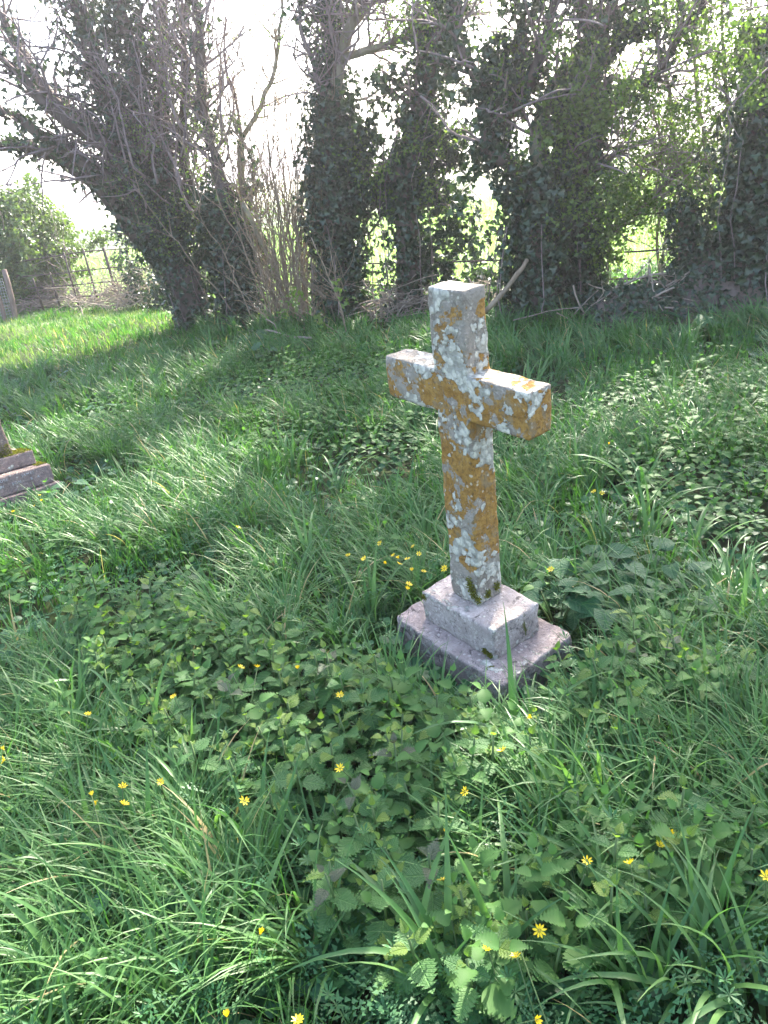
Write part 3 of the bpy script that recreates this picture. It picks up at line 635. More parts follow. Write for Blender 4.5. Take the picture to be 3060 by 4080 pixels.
def tree_twisted():
    Y = 7.6; b = G(2160, 1278)
    T = Tree('twisted_ivy_tree', 'broad many-limbed tree with twisted boughs and dense dark ivy, behind the cross on its right', b)
    T.limb(A(Y, (2120, 1290), (2130, 1080), (2140, 880), (2166, 690)), .22, .14, 'trunk', ivy=4200, ithick=.24, sides=12)
    T.limb(A(Y + .1, (2320, 1280), (2315, 1080), (2310, 900), (2300, 720), (2295, 560), (2330, 380)), .15, .09, 'trunk', ivy=3600, ithick=.22, sides=12)
    T.limb(A(Y, (2166, 700), (2139, 600), (2150, 500), (2194, 397), (2280, 300), (2360, 212), (2415, 65), (2470, -150)), .09, .03, twigs=30, tl=(.3, .9), ivy=200, wob=.03, mat='palebark')
    T.limb(A(Y, (2170, 690), (2260, 690), (2340, 680), (2415, 655), (2520, 600), (2600, 560)), .05, .014, twigs=24, tl=(.3, .8), wob=.03, mat='palebark')
    T.limb(A(Y, (2180, 560), (2222, 535), (2300, 540), (2360, 512), (2440, 570), (2560, 590)), .045, .013, twigs=24, tl=(.3, .8), wob=.035, mat='palebark')
    T.limb(A(Y, (2140, 720), (2040, 640), (1954, 572), (1945, 400), (1871, 200), (1840, 20), (1820, -250)), .075, .028, twigs=36, tl=(.3, .9), ivy=600, ithick=.15, wob=.03)
    T.limb(A(Y, (1960, 560), (2040, 430), (2110, 330), (2180, 160), (2230, -40), (2280, -350)), .06, .02, twigs=30, tl=(.3, .9), ivy=300, wob=.03)
    T.limb(A(Y, (2310, 640), (2420, 420), (2560, 300), (2650, 160), (2800, 20), (2900, -150)), .06, .02, twigs=36, tl=(.3, .9), ivy=300, wob=.03)
    T.limb(A(Y, (2320, 1000), (2440, 900), (2560, 810), (2640, 740), (2760, 640)), .045, .014, twigs=24, tl=(.3, .8), wob=.02)
    T.limb(A(Y, (2330, 380), (2350, 150), (2330, -50), (2300, -350)), .07, .02, ivy=500, twigs=24, tl=(.4, 1))
    T.limb(A(Y - .4, (1930, 1245), (1990, 1180), (2060, 1090), (2100, 1030)), .025, .018, mat='stem', wob=.01)
    for c, r, n in (((2140, 820), (.42, .3, .4), 1800), ((2240, 1050), (.4, .3, .5), 2000), ((2000, 600), (.38, .3, .45), 1500), ((1920, 820), (.3, .3, .4), 1000), ((2020, 380), (.42, .3, .42), 1200), ((1900, 250), (.38, .3, .42), 900),
                    ((2080, 130), (.5, .3, .4), 1500), ((2300, 60), (.5, .35, .35), 1200), ((2400, 250), (.45, .3, .4), 1100), ((2330, 600), (.3, .3, .5), 1000), ((2230, 420), (.4, .3, .35), 900), ((2480, 330), (.3, .3, .3), 500), ((2540, 100), (.5, .3, .3), 900), ((1950, 60), (.45, .3, .35), 900)):
        T.cloud(W(*c, Y), r, int(n * .6))
    for c, n in (((2300, 300), 700), ((2420, 480), 700), ((2200, 560), 350), ((2450, 760), 800), ((2560, 640), 800), ((2250, 800), 380), ((2420, 920), 500), ((2620, 200), 700), ((2700, 420), 500), ((2350, 1000), 200), ((2150, 250), 350)):
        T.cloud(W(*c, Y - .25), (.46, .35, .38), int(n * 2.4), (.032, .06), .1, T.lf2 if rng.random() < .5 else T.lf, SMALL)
    for x, y, z, rr, n in ((1.6, 7.6, 3.9, .9, 2400), (2.5, 7.7, 4.2, .9, 2400), (2.0, 7.9, 5.0, 1.0, 2400), (3.0, 7.8, 5.3, .9, 1800), (1.2, 8.0, 4.9, .8, 1500)):  # unseen upper crown, leaf masses added to shade the right foreground
        T.cloud(np.array([x, y, z]), (rr, rr * .8, rr * .7), n, (.06, .1))
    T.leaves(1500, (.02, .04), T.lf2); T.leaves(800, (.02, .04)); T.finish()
tree_twisted()

def tree_thin_right():
    Y = 7.9; b = G(2870, 1150)
    T = Tree('thin_stemmed_tree', 'thin multi-stemmed tree with yellow-green new leaves at the right', b)
    for pp, r in ((((2860, 1180), (2846, 1020), (2747, 738), (2683, 498), (2640, 250), (2600, -50)), .035), (((2875, 1180), (2860, 950), (2830, 740), (2790, 500), (2760, 200), (2740, -100)), .03), (((2905, 1180), (2904, 987), (2904, 553), (2895, 277), (2880, -100)), .035),
                  (((2920, 1170), (2960, 900), (2990, 600), (3000, 300), (3010, -100)), .03), (((2890, 1180), (2930, 950), (2950, 700), (3030, 400), (3100, 100)), .025), (((2640, 1180), (2620, 900), (2635, 700), (2600, 450), (2560, 200)), .018), (((2650, 1180), (2640, 950), (2700, 750), (2730, 600)), .016),
                  (((2960, 1150), (3010, 800), (3050, 450), (3060, 100), (3080, -200)), .03), (((2780, 600), (2850, 480), (2950, 380), (3080, 250)), .02), (((2700, 560), (2620, 640), (2560, 720)), .014), (((2900, 700), (2800, 640), (2720, 610), (2600, 600)), .018)):
        T.limb(A(Y + rng.uniform(-.25, .25), *pp), r, r * .35, 'stem', 'palebark', twigs=26, tl=(.3, .8), wob=.015, sides=7, t0=.25, tdir=(0, 0, .2))
    for c, n in (((2820, 120), 600), ((2950, 60), 420), ((2700, 900), 420), ((2980, 820), 420), ((2900, 640), 300), ((3020, 200), 520), ((2660, 560), 300), ((2800, 800), 300)):
        T.cloud(W(*c, Y - .3), (.5, .3, .42), int(n * 1.8), (.028, .055), .1, T.lf, SMALL)
    for c, r, n in (((3030, 420), (.3, .3, .8), 900), ((2980, 180), (.35, .3, .5), 600)): T.cloud(W(*c, Y - .3), r, n, mb=T.ivy)
    for x, y, z, rr, n in ((3.4, 7.6, 3.9, .8, 1500), (3.9, 7.3, 4.8, .9, 1800), (4.3, 7.9, 6.0, .9, 1600), (4.3, 6.9, 3.6, .8, 1500), (4.6, 7.0, 5.6, .9, 1500), (3.6, 7.4, 5.7, .9, 1700), (4.9, 7.4, 6.6, .8, 1000)):  # leaf masses above the view, added to throw shade on the lower right
        T.cloud(np.array([x, y, z]), (rr, rr * .8, rr * .7), n, (.06, .1), mb=T.ivy)
    T.leaves(1700, (.028, .055)); T.leaves(1200, (.028, .055), T.lf2); T.finish()
tree_thin_right()

def ivy_right():
    Y = 6.6; b = G(3010, 1300)
    T = Tree('ivy_pillar', 'thick dark ivy-covered trunk at the right edge', b)
    T.limb(A(Y, (3010, 1330), (3000, 1100), (3030, 850), (3060, 650), (3100, 300), (3150, 0), (3200, -400)), .2, .06, 'trunk', ivy=4200, ithick=.28, sides=12, twigs=24, t0=.5, i1=.62)
    T.cloud(W(3060, 420, Y - .3), (.35, .3, .55), 1500, (.03, .06), .2, T.lf, SMALL); T.cloud(W(3080, 100, Y - .3), (.45, .3, .5), 1200, (.03, .06), .2, T.lf, SMALL); T.cloud(W(3070, 480, Y), (.3, .3, .5), 500)
    T.cloud(W(3000, 1000, Y), (.3, .3, .7), 3200); T.cloud(W(3060, 760, Y), (.3, .3, .35), 1000); T.finish(leaf='haw2')
    Y = 7.2; b = G(2735, 1200)
    T = Tree('ivy_post', 'ivy-clad fence post standing by itself in front of the railing', b, cat='post')
    T.limb(A(Y, (2735, 1240), (2738, 1050), (2735, 835)), .075, .07, 'post', 'wood', ivy=2000, ithick=.12, isize=(.035, .06), wob=.004); T.finish()
    base = G(2860, 1290); T = Tree('ivy_mound', 'low mound of dark ivy spreading below the ivy post', base, cat='ivy')
    bm = MB()
    nx, ny = 40, 16; U, Vv = np.meshgrid(np.linspace(-1, 1, nx), np.linspace(-1, 1, ny))
    X = base[0] + U * 1.0; Yy = base[1] + .45 + Vv * .6; hh = .44 * np.clip(1 - U ** 2, 0, 1) ** .6 * np.clip(1 - Vv ** 2, 0, 1) ** .5 * (1 + .3 * np.sin(U * 5)) + .18 * np.clip(U + .3, 0, 1) * np.clip(1 - Vv ** 2, 0, 1) - .03
    v = np.stack([X, Yy, hh], -1).reshape(-1, 3); i = (np.arange(ny - 1)[:, None] * nx + np.arange(nx - 1)[None]); q = np.stack([i, i + 1, i + nx + 1, i + nx], -1).reshape(-1, 4)
    f = np.concatenate([q[:, [0, 1, 2]], q[:, [0, 2, 3]]]); bm.add(v, f); bm.build('mound', M['soil'] if 'soil' in M else M['bark'], T.root, T.base)
    k = rng.integers(0, len(v), 5200); pos = v[k] + rng.normal(0, .035, (5200, 3)); n = np.tile([0, -.7, .8], (5200, 1)) + rnd(5200) * .7
    bake(T.ivy, *IVY, pos, rnd(5200) * .7 + [0, -.5, -.4], n, rng.uniform(.04, .07, 5200), rng.random(5200)); T.finish()
ivy_right()

def bush_left():
    Y = 15.0; c = W(60, 1000, Y); b = np.array([c[0], c[1], 0])
    T = Tree('ivy_bush', 'large rounded light-leaved ivy bush at the left edge', b, cat='bush')
    for k in range(14):
        d = norm(np.array([rng.normal(0, .6), rng.normal(0, .5), 1])); T.limb([b + rng.normal(0, .15, 3) * [1, 1, 0], b + d * .8, b + d * rng.uniform(1.2, 1.8) + rng.normal(0, .2, 3)], .04, .015, 'stem', 'bark', sides=6)
    n = 15000; q = rnd(n) * rng.uniform(.55, 1.0, (n, 1)) ** .6
    lump = np.array([1 + .30 * mnoise.noise(Vector(x * 2.2)) + .16 * mnoise.noise(Vector(x * 6)) for x in q])
    nrm = norm(q); q = q * lump[:, None] * np.array([1.05, 1.1, 1.2]); pos = np.array([c[0], c[1], .98]) + q; ok = pos[:, 2] > .12; pos, nrm = pos[ok], nrm[ok]; k = len(pos)
    bake(T.lf, *IVY, pos, rnd(k) * .8 + [0, 0, -.5], nrm + rnd(k) * .7, rng.uniform(.05, .1, k), rng.random(k)); T.finish(leaf='ivylight')
    # low light-leaved growth along the hurdle
    T = Tree('elder_scrub', 'low leafy scrub growing over the hurdle beside the bush', np.array([*W(380, 1200, 14.6)[:2], 0]), cat='bush')
    for k in range(16):
        x = rng.uniform(220, 560); p = W(x, 1200, 14.4); T.grow(p, norm(np.array([rng.normal(0, .5), rng.normal(0, .2), 1])), rng.uniform(.9, 1.4), .012, 2, 0, .3)
    for cc, r, n in (((260, 990), (.5, .3, .28), 700), ((380, 960), (.4, .3, .2), 500), ((500, 1010), (.4, .3, .5), 1200), ((330, 1080), (.18, .2, .12), 120)):
        T.cloud(W(*cc, 14.5), r, n, (.04, .075), .4, T.lf, IVY)
    T.cloud(W(560, 1100, 13.0), (.45, .3, .6), 1500, (.04, .07)); T.cloud(W(640, 1180, 12.2), (.45, .3, .5), 1500, (.04, .07)); T.finish(leaf='ivylight')
bush_left()

def sapling():
    b = G(1375, 1360); Y = b[1]
    T = Tree('bright_sapling', 'small sapling with bright yellow-green leaves in front of the ivy column tree', b, cat='sapling')
    T.limb(A(Y, (1385, 1350), (1350, 1200), (1290, 1060), (1240, 950)), .01, .004, 'stem', 'stem', sides=6, wob=.006, twigs=8, tl=(.15, .4), sub=0, t0=.3)
    T.limb(A(Y, (1380, 1350), (1340, 1150), (1310, 980)), .008, .003, 'stem', 'stem', sides=6, wob=.006, twigs=6, tl=(.15, .3), sub=0)
    T.limb(A(Y, (1375, 1350), (1250, 1260), (1100, 1200)), .008, .003, 'stem', 'stem', sides=6, wob=.006, twigs=8, tl=(.15, .3), sub=0)
    for c, n in (((1290, 1280), 40), ((1385, 1230), 46), ((1400, 1300), 30), ((1170, 1190), 12), ((1345, 1170), 12), ((1330, 1265), 20), ((1135, 1240), 10)):
        T.cloud(W(*c, Y - .1), (.12, .09, .12), n * 3, (.04, .07), -.8, T.lf, SMALL)
    T.finish('stem')
sapling()

def piles():
    for (px, py, w, n, lab) in ((230, 1230, .9, 260, 'pile of dead pale twigs below the left bush'), (540, 1215, 1.0, 420, 'heap of dead brush against the foot of the leaning tree'), (1610, 1262, .45, 160, 'small heap of dry twigs behind the head of the cross'), (2640, 1270, .6, 200, 'tangle of dry stalks in front of the ivy mound'), (1960, 1255, .4, 60, 'loose dry twigs at the foot of the twisted tree')):
        b = G(px, py); root = thing('brush_pile', lab, 'brush pile', b); mb = MB()
        for k in range(n):
            p = b + np.array([rng.normal(0, w * .5), rng.normal(0, w * .3), 0]); p[2] = abs(rng.normal(0, .14)) * (1.6 if px in (540,) else 1) + .05; d = rnd(1)[0] * [1, .6, .55]; L = rng.uniform(.25, .8)
            q = [p - d * L / 2, p + rng.normal(0, .03, 3), p + d * L / 2]; q = [np.maximum(x, [-99, -99, .0]) for x in q]; tube(mb, spline(q, .1, .008), .0045 if rng.random() < .8 else .009, 4, rng.random(), cap=False)
        tag(mb.build('dead_twigs', M['dead'], root, b), kind='stuff')
    b = G(1180, 1335); root = thing('fallen_branch', 'bare fallen branch lying in the grass before the coppiced shrub', 'branch', b)
    mb = MB(); p = spline([G(980, 1325, .12), G(1070, 1318, .16), G(1150, 1338, .12), G(1250, 1352, .08)], .08, .008); tube(mb, p, np.linspace(.007, .014, len(p)), 6); mb.build('branch', M['dead'], root, b)
    mb = MB(); p = spline([G(1100, 1325, .14), G(1090, 1290, .25), G(1060, 1270, .3)], .08, .008); tube(mb, p, .006, 5); mb.build('side_branch', M['dead'], root, b)
piles()

# ------------------------------------------------------------------ far hedges and trees
def far():
    def hedge(name, lab, x0, x1, y, h, n, s, mat, dep=1.5):
        mb = MB(); x = rng.uniform(x0, x1, n); yy = y + rng.normal(0, dep, n) + .02 * (x - x0); hh = h * (1 + .35 * np.array([mnoise.noise(Vector((a * .09, y, 3))) + .6 * mnoise.noise(Vector((a * .4, y, 9))) for a in x]))
        z = terrain(x, yy) + rng.random(n) ** .8 * hh; bake(mb, *SMALL, np.stack([x, yy, z], -1), rnd(n), rnd(n), rng.uniform(.6, 1.4, n) * s, rng.random(n))
        tag(mb.build(name, M[mat], None, ((x0 + x1) / 2, y, -3)), lab, 'hedge', kind='stuff')
    hedge('far_hedge', 'dark far hedge across the green field', -90, 110, 100, 2.2, 16000, .5, 'haw2')
    hedge('ridge_wood', 'pale line of bare woodland along the far ridge', -330, 420, 395, 9, 14000, 3.2, 'dead', 6)
    for k, (px, wpx) in enumerate(((480, 1.0), (410, .6), (1050, 1.5), (1880, 1.1), (2580, 1.3), (2750, 1.0))):
        Y = 300; d = ray(px, 800); p = np.array([d[0] / d[1] * Y, Y, 0]); p[2] = terrain(p[0], p[1])
        T = Tree('distant_tree', ['round bare hazy tree on the ridge above the left hurdle', 'smaller bare tree left of the round ridge tree', 'wide bare ridge tree glimpsed through the coppiced stems', 'bare ridge tree glimpsed between the dark trunk and the twisted tree', 'bare ridge tree glimpsed right of the twisted tree', 'bare ridge tree glimpsed through the thin stems'][k], p)
        T.base = p.copy(); T.root.location = p; H = 11 * wpx
        mb = MB(); tube(mb, [p, p + [0, 0, H * .4]], [.4, .25], 6); mb.build('trunk', M['bark'], T.root, T.base)
        for j in range(26): T.grow(p + [0, 0, H * .25], norm(rnd(1)[0] * .8 + [0, 0, .8]), H * .7, .12, 0)
        n = 900; q = rnd(n) * rng.random((n, 1)) ** .45 * [H * .5, H * .5, H * .4]; bake(T.lf, *SMALL, p + [0, 0, H * .62] + q, rnd(n), rnd(n), rng.uniform(.5, 1.2, n), rng.random(n)); T.finish('dead', 'dead')
far()

# ------------------------------------------------------------------ haze added to imitate the lens veil and to fade the distance
def haze():
    m, nt, ns, ls = newmat('veil_haze'); v = N(ns, 'ShaderNodeVolumePrincipled'); v.inputs['Density'].default_value = HAZE; v.inputs['Anisotropy'].default_value = .62
    v.inputs['Color'].default_value = (.93, .91, 1.0, 1); o = N(ns, 'ShaderNodeOutputMaterial'); ls.new(v.outputs[0], o.inputs['Volume'])
    bm = bmesh.new(); bmesh.ops.create_cube(bm, size=1); me = bpy.data.meshes.new('haze'); bm.to_mesh(me); bm.free(); me.materials.append(m)
    o = link('haze', me, None, (0, 740, 9)); o.scale = (5400, 1530, 36); tag(o, 'thin added haze imitating lens veil and distant air', kind='stuff')
HAZE = .0028
haze()

# ------------------------------------------------------------------ crop beyond the fence
def side(x, y): return y + .42 * x                                      # roughly how far toward the field
def crop():
    mb = MB(); n = 60000
    r = 7.5 + 34 * rng.random(n) ** 1.8; th = rng.uniform(-.62, .62, n); x, y = r * np.sin(th), r * np.cos(th); k = side(x, y) > 10.0 + .3 * np.sin(x * 3); k &= ~((x < -2.5) & (y < 14.2)); x, y, r = x[k], y[k], r[k]; n = len(x)
    s = np.clip(r / 12, 1, 2.2); base = np.stack([x, y, terrain(x, y)], -1)
    blades(mb, base, rng.uniform(.14, .3, n) * np.sqrt(s), .014 * s, rng.uniform(0, 6.28, n), rng.uniform(0, .5, n), rng.uniform(.6, 2.0, n), rng.random(n), 3)
    tag(mb.build('crop', M['crop'], None, (0, 12, 0)), 'bright green young crop in the field beyond the railing', 'crop', kind='stuff')
crop()

# ------------------------------------------------------------------ churchyard plants: where each kind grows (outlines traced as sight lines, laid out on the ground)
def inpoly(x, y, P):
    c = np.zeros(len(x), bool); j = len(P) - 1
    for i in range(len(P)):
        xi, yi = P[i]; xj, yj = P[j]; c ^= ((yi > y) != (yj > y)) & (x < (xj - xi) * (y - yi) / (yj - yi + 1e-12) + xi); j = i
    return c
def region(pp, z=.15): return [tuple(G(x, y, z)[:2]) for x, y in pp]
Rot = CM[:2, :2]
def in_slab(x, y, m=.0):
    q = np.stack([x - CO[0], y - CO[1]], -1) @ CM[:2, :2]; q = q - [.024, -.019]
    return (np.abs(q[:, 0]) < .2515 + m) & (np.abs(q[:, 1]) < .164 + m)
GR_A = np.array([-1.9563, 4.4628]); _d = np.array([math.cos(.776), math.sin(.776)]); _n = np.array([-_d[1], _d[0]])
def in_grave(x, y):
    q = np.stack([x - GR_A[0], y - GR_A[1]], -1); u, v = q @ _d, q @ _n
    return (u > -1.05) & (u < .04) & (v > -.06) & (v < .64)
def nearface(x, y):
    # plants stay low right before the plinth's two front faces
    q = np.stack([x - CO[0], y - CO[1]], -1) @ CM[:2, :2]; q = q - [.024, -.019]
    dx, dy = np.abs(q[:, 0]) - .2515, np.abs(q[:, 1]) - .164; d = np.hypot(np.maximum(dx, 0), np.maximum(dy, 0))
    f = np.where((q[:, 1] < .0) | (q[:, 0] > .1), np.clip((d - .02) / .22, .26, 1), np.clip(d / .08, .4, 1))
    g = np.stack([x - GR_A[0], y - GR_A[1]], -1); u, v = g @ _d, g @ _n
    return np.minimum(f, np.where((u > -1.3) & (u < .35) & (v > -.7) & (v < .3), .42, 1))
def free(x, y, m=.01): return ~in_slab(x, y, m) & ~in_grave(x, y)

R_NET = {
 'near': region([(300, 2600), (560, 2420), (1150, 2560), (1500, 2620), (1560, 2900), (1500, 3250), (1250, 3330), (1000, 3250), (600, 3000), (420, 2860)]),
 'front': region([(1500, 2760), (1900, 2830), (2100, 3050), (1800, 3250), (2000, 3650), (1600, 3900), (1300, 3600), (1250, 3330), (1500, 3250)]),
 'right': region([(2050, 2750), (2300, 2560), (2800, 2480), (2950, 2700), (2500, 3000), (2150, 2900)]),
 'left': region([(250, 2380), (700, 2340), (850, 2600), (500, 2760), (350, 2700)]),
 'corner': region([(1750, 3600), (2150, 3400), (2500, 3300), (3000, 3300), (3000, 3600), (2300, 3800), (1900, 4000)]),
}
def poly_sample(P, n, mind, tries=6000):
    P = np.array(P); lo, hi = P.min(0), P.max(0); out = []
    for _ in range(tries):
        q = lo + rng.random(2) * (hi - lo)
        if not inpoly(q[:1], q[1:], [tuple(a) for a in P])[0] or not free(q[:1], q[1:], .03)[0] or nearface(q[:1], q[1:])[0] < .8: continue
        if all((q[0] - o[0]) ** 2 + (q[1] - o[1]) ** 2 > mind ** 2 for o in out): out.append(q)
        if len(out) >= n: break
    return out
def mesh_of(tv, tf, name, mat): return mk_mesh(name, tv, tf, np.full(len(tv), .5), mat)
NM = [mesh_of(*t, 'nettle_leaf', M['nettle']) for t in NET]
NY = [mesh_of(*t, 'young_leaf', M['young']) for t in NET[:2]]
NP = [mesh_of(*t, 'purple_leaf', M['purple']) for t in NET[:2]]
_s = MB(); tube(_s, [(0, 0, 0), (.01, 0, .35), (0, .008, .7), (0, 0, 1)], [.011, .011, .010, .008], 5); STEM = _s.mesh('nettle_stem', M['stalk'])
def set_rot(o, d, n, s):
    R = frames(np.array([d]), np.array([n]))[0]; o.matrix_local = Matrix.Translation(o.location) @ Matrix([[*R[i], 0] for i in range(3)] + [[0, 0, 0, 1]]) @ Matrix.Scale(s, 4)
def nettle(x, y, h, label, group, purple=False):
    z = float(terrain(np.array(x), np.array(y))); root = thing('nettle', label, 'nettle', (x, y, z), group)
    root.rotation_euler = (rng.normal(0, .12), rng.normal(0, .12), rng.uniform(0, 6.28))
    st = link('stem', STEM, root); st.scale = (.32, .32, h)
    n = 4 + (h > .22); a0 = rng.uniform(0, 6.28)
    for k in range(n):
        t = 1 - k / (n + .6) * .75; L = (.024, .046, .062, .070, .066)[k] * rng.uniform(.8, 1.2)
        for s in (0, 1):
            a = a0 + k * math.pi / 2 + s * math.pi + rng.normal(0, .15); el = (1.0, .45, .12, -.1, -.25)[k] + rng.normal(0, .15)
            d = np.array([math.cos(a) * math.cos(el), math.sin(a) * math.cos(el), math.sin(el)]); nn = np.array([-math.cos(a) * math.sin(el), -math.sin(a) * math.sin(el), math.cos(el)]) + rng.normal(0, .12, 3)
            me = (NP if purple and k < 2 else NY if k == 0 or (k == 1 and rng.random() < .3) else NM); me = me[rng.integers(len(me))]
            o = link('leaf', me, root, (d[0] * .012, d[1] * .012, h * t)); set_rot(o, d, nn, L)
    return root
labs = {'near': ('green nettle in the broad patch before and left of the plinth', 'nettles left of and before the plinth'), 'front': ('green nettle in the shaded foreground patch below the plinth corner', 'nettles below the plinth corner'),
        'right': ('green nettle in the patch against the right side of the plinth', 'nettles right of the plinth'), 'left': ('sunlit green nettle in the small clump at the left middle', 'nettles at the left middle'), 'corner': ('green nettle among strap-leaved clumps at the lower right', 'nettles at the lower right')}
for key, n, mind in (('near', 105, .058), ('front', 84, .058), ('right', 50, .06), ('left', 26, .08), ('corner', 40, .075)):
    for (x, y) in poly_sample(R_NET[key], n, mind): nettle(x, y, rng.uniform(.13, .27), *labs[key])
for (px, py, lab) in ((1700, 3380, 'large purple-topped nettle in the lower middle foreground'), (1330, 3480, 'purple-tipped nettle left of the large purple-topped one'), (1580, 3060, 'nettle with purple-tinged top leaves in the middle of the front patch'), (2720, 2560, 'purple-leaved nettle furthest right of the plinth'), (2560, 2590, 'dark purple-topped nettle right of the plinth patch'), (910, 2750, 'purple-topped nettle left of the plinth in the sunlit patch'), (1320, 2650, 'purple-leaved nettle just before the left plinth corner'), (1480, 3110, 'purple-flushed nettle beside a yellow flower')):
    p = G(px, py, .25); nettle(p[0], p[1], .27, lab, 'purple-topped nettles', True)

# broad glossy leaves right of the plinth, and a few more
def arum_shape():
    out = [(.06, 0), (.30, -.22), (.42, -.05), (.44, .2), (.36, .5), (.2, .8), (0, 1.0)]; v, f = fold(out, .18, .22); v[:, 2] += .05 * np.sin(v[:, 1] * 9 + v[:, 0] * 4); return v, f
AR = [mesh_of(*arum_shape(), 'broad_leaf', M['arum'])]
_s = MB(); tube(_s, [(0, 0, 0), (0, .3, .5), (0, 1, .9)], [.012, .01, .008], 4); ASTK = _s.mesh('leaf_stalk', M['stalk'])
def arum(px, py, n, size, lab, group=None, name='broad_leaved_plant'):
    p = G(px, py, .1); root = thing(name, lab, 'plant', (p[0], p[1], float(terrain(p[0], p[1]))), group)
    for k in range(n):
        a = 2 * math.pi * k / n + rng.normal(0, .3); r = rng.uniform(.03, .09); h = rng.uniform(.10, .2); el = rng.uniform(-.35, .15)
        d = np.array([math.cos(a) * math.cos(el), math.sin(a) * math.cos(el), math.sin(el)]); nn = np.array([0, 0, 1.]) + rng.normal(0, .25, 3)
        lf = link('leaf', AR[0], root, (math.cos(a) * r, math.sin(a) * r, h)); set_rot(lf, d, nn, size * rng.uniform(.75, 1.15))
        sb = MB(); tube(sb, [(0, 0, 0), (math.cos(a) * r * .5, math.sin(a) * r * .5, h * .6), (math.cos(a) * r, math.sin(a) * r, h)], .003, 4); sb.build('stalk', M['stalk'], root)
for q in ((2240, 2290), (2390, 2270), (2300, 2400), (2480, 2320), (2560, 2440), (2660, 2300), (2420, 2470), (2750, 2390), (2220, 2450)):
    arum(*q, 6, .085, 'glossy broad-leaved lords-and-ladies plant right of the cross', 'broad-leaved plants right of the cross')
for q, l, s in (((400, 1650), 'broad-leaved plant in the shade at the left middle', .12), ((1010, 1350), 'broad-leaved dock with sunlit upright leaves in front of the coppiced shrub', .16), ((1050, 1420), 'low broad-leaved plant catching sun in the far nettle patch', .13), ((2640, 1290), 'large-leaved plant in the shade before the ivy mound', .13), ((2820, 1300), 'large-leaved plant in the shade below the ivy pillar', .14), ((300, 2010), 'dark broad-leaved plant just right of the stepped gravestone', .085), ((2700, 3520), 'round-leaved plant by the yellow flowers at the lower right', .06), ((560, 3620), 'pale sunlit broad-leaved plant at the lower left', .09)):
    arum(*q, 6, s, l)

# strap-leaved clumps
def strap_mesh(L, w, t0, t1):
    mb = MB(); blades(mb, np.zeros((1, 3)), np.array([L]), np.array([w]), np.array([0.0]), np.array([t0]), np.array([t1]), np.array([.5]), 9, .35); return mb.mesh('strap_leaf', M['strapo'])
SM = [strap_mesh(L, w, t0, t1) for L, w, t0, t1 in ((.32, .015, .15, 1.9), (.40, .017, .3, 2.1), (.28, .015, .05, .7), (.36, .016, .2, 1.4), (.42, .017, .35, 2.3), (.28, .014, .5, 1.8), (.37, .018, .1, 1.0))]
def strap(px, py, n, lab, group, s=1.0, bias=None):
    p = G(px, py, .05); root = thing('strap_leaf_clump', lab, 'plant clump', (p[0], p[1], float(terrain(p[0], p[1]))), group)
    b = rng.uniform(0, 6.28) if bias is None else bias
    for k in range(n):
        o = link('leaf', SM[rng.integers(len(SM))], root, (rng.normal(0, .022), rng.normal(0, .022), 0)); o.rotation_euler = (rng.normal(0, .12), rng.normal(0, .12), b + rng.normal(0, 1.1)); k_ = s * rng.uniform(.75, 1.15); o.scale = (k_, k_, k_)
Ls = [('strap-leaved clump in the long grass at the lower left', 'strap-leaved clumps at the lower left', [(120, 3000), (330, 2900), (620, 2960), (760, 3060), (150, 3250), (420, 3350), (250, 3600), (620, 3500), (850, 3350), (900, 3600), (700, 3800), (980, 3850), (300, 3900), (1050, 3500), (80, 3750), (520, 3700), (420, 2750)], 2.6),
      ('arching strap-leaved clump in the shaded foreground at the lower right', 'strap-leaved clumps at the lower right', [(2350, 3250), (2250, 3450), (2480, 3600), (2600, 3450), (2150, 3300), (2400, 3900), (2600, 4020), (2850, 3800), (2950, 4000), (2750, 3950), (2300, 3150), (2100, 2980), (2450, 3020), (2700, 3150), (2000, 3850), (1750, 3950)], 2.4),
      ('strap-leaved clump in the grass to the right of the plinth', 'strap-leaved clumps right of the plinth', [(2600, 2150), (2750, 2200), (2900, 2350), (2550, 2060), (2980, 2550), (2900, 2900), (3020, 3050), (2800, 2850), (2400, 2180)], 1.2),
      ('pale strap-leaved clump in the grass behind the cross', 'strap-leaved clumps behind the cross', [(2120, 1560), (2250, 1650), (2080, 1880), (2300, 1900), (2450, 1800), (2550, 1940), (2150, 2000), (2050, 1420), (2250, 1450), (2420, 1560), (2650, 1600), (2750, 1400), (2500, 1350), (1600, 1380), (1450, 1350)], 1.0),
      ('strap-leaved clump in the grass left of the cross', 'strap-leaved clumps left of the cross', [(800, 1900), (950, 1960), (1150, 1880), (1350, 1960), (650, 2100), (1000, 2150), (1450, 2200), (1250, 2300), (500, 2280), (1480, 2480), (850, 1640), (1250, 1650), (1600, 2080), (1350, 2620)], 1.5)]
for lab, gr, pts, bias in Ls:
    for q in pts: strap(*q, int(rng.integers(11, 19)), lab, gr, rng.uniform(.85, 1.1), bias + rng.normal(0, .5))

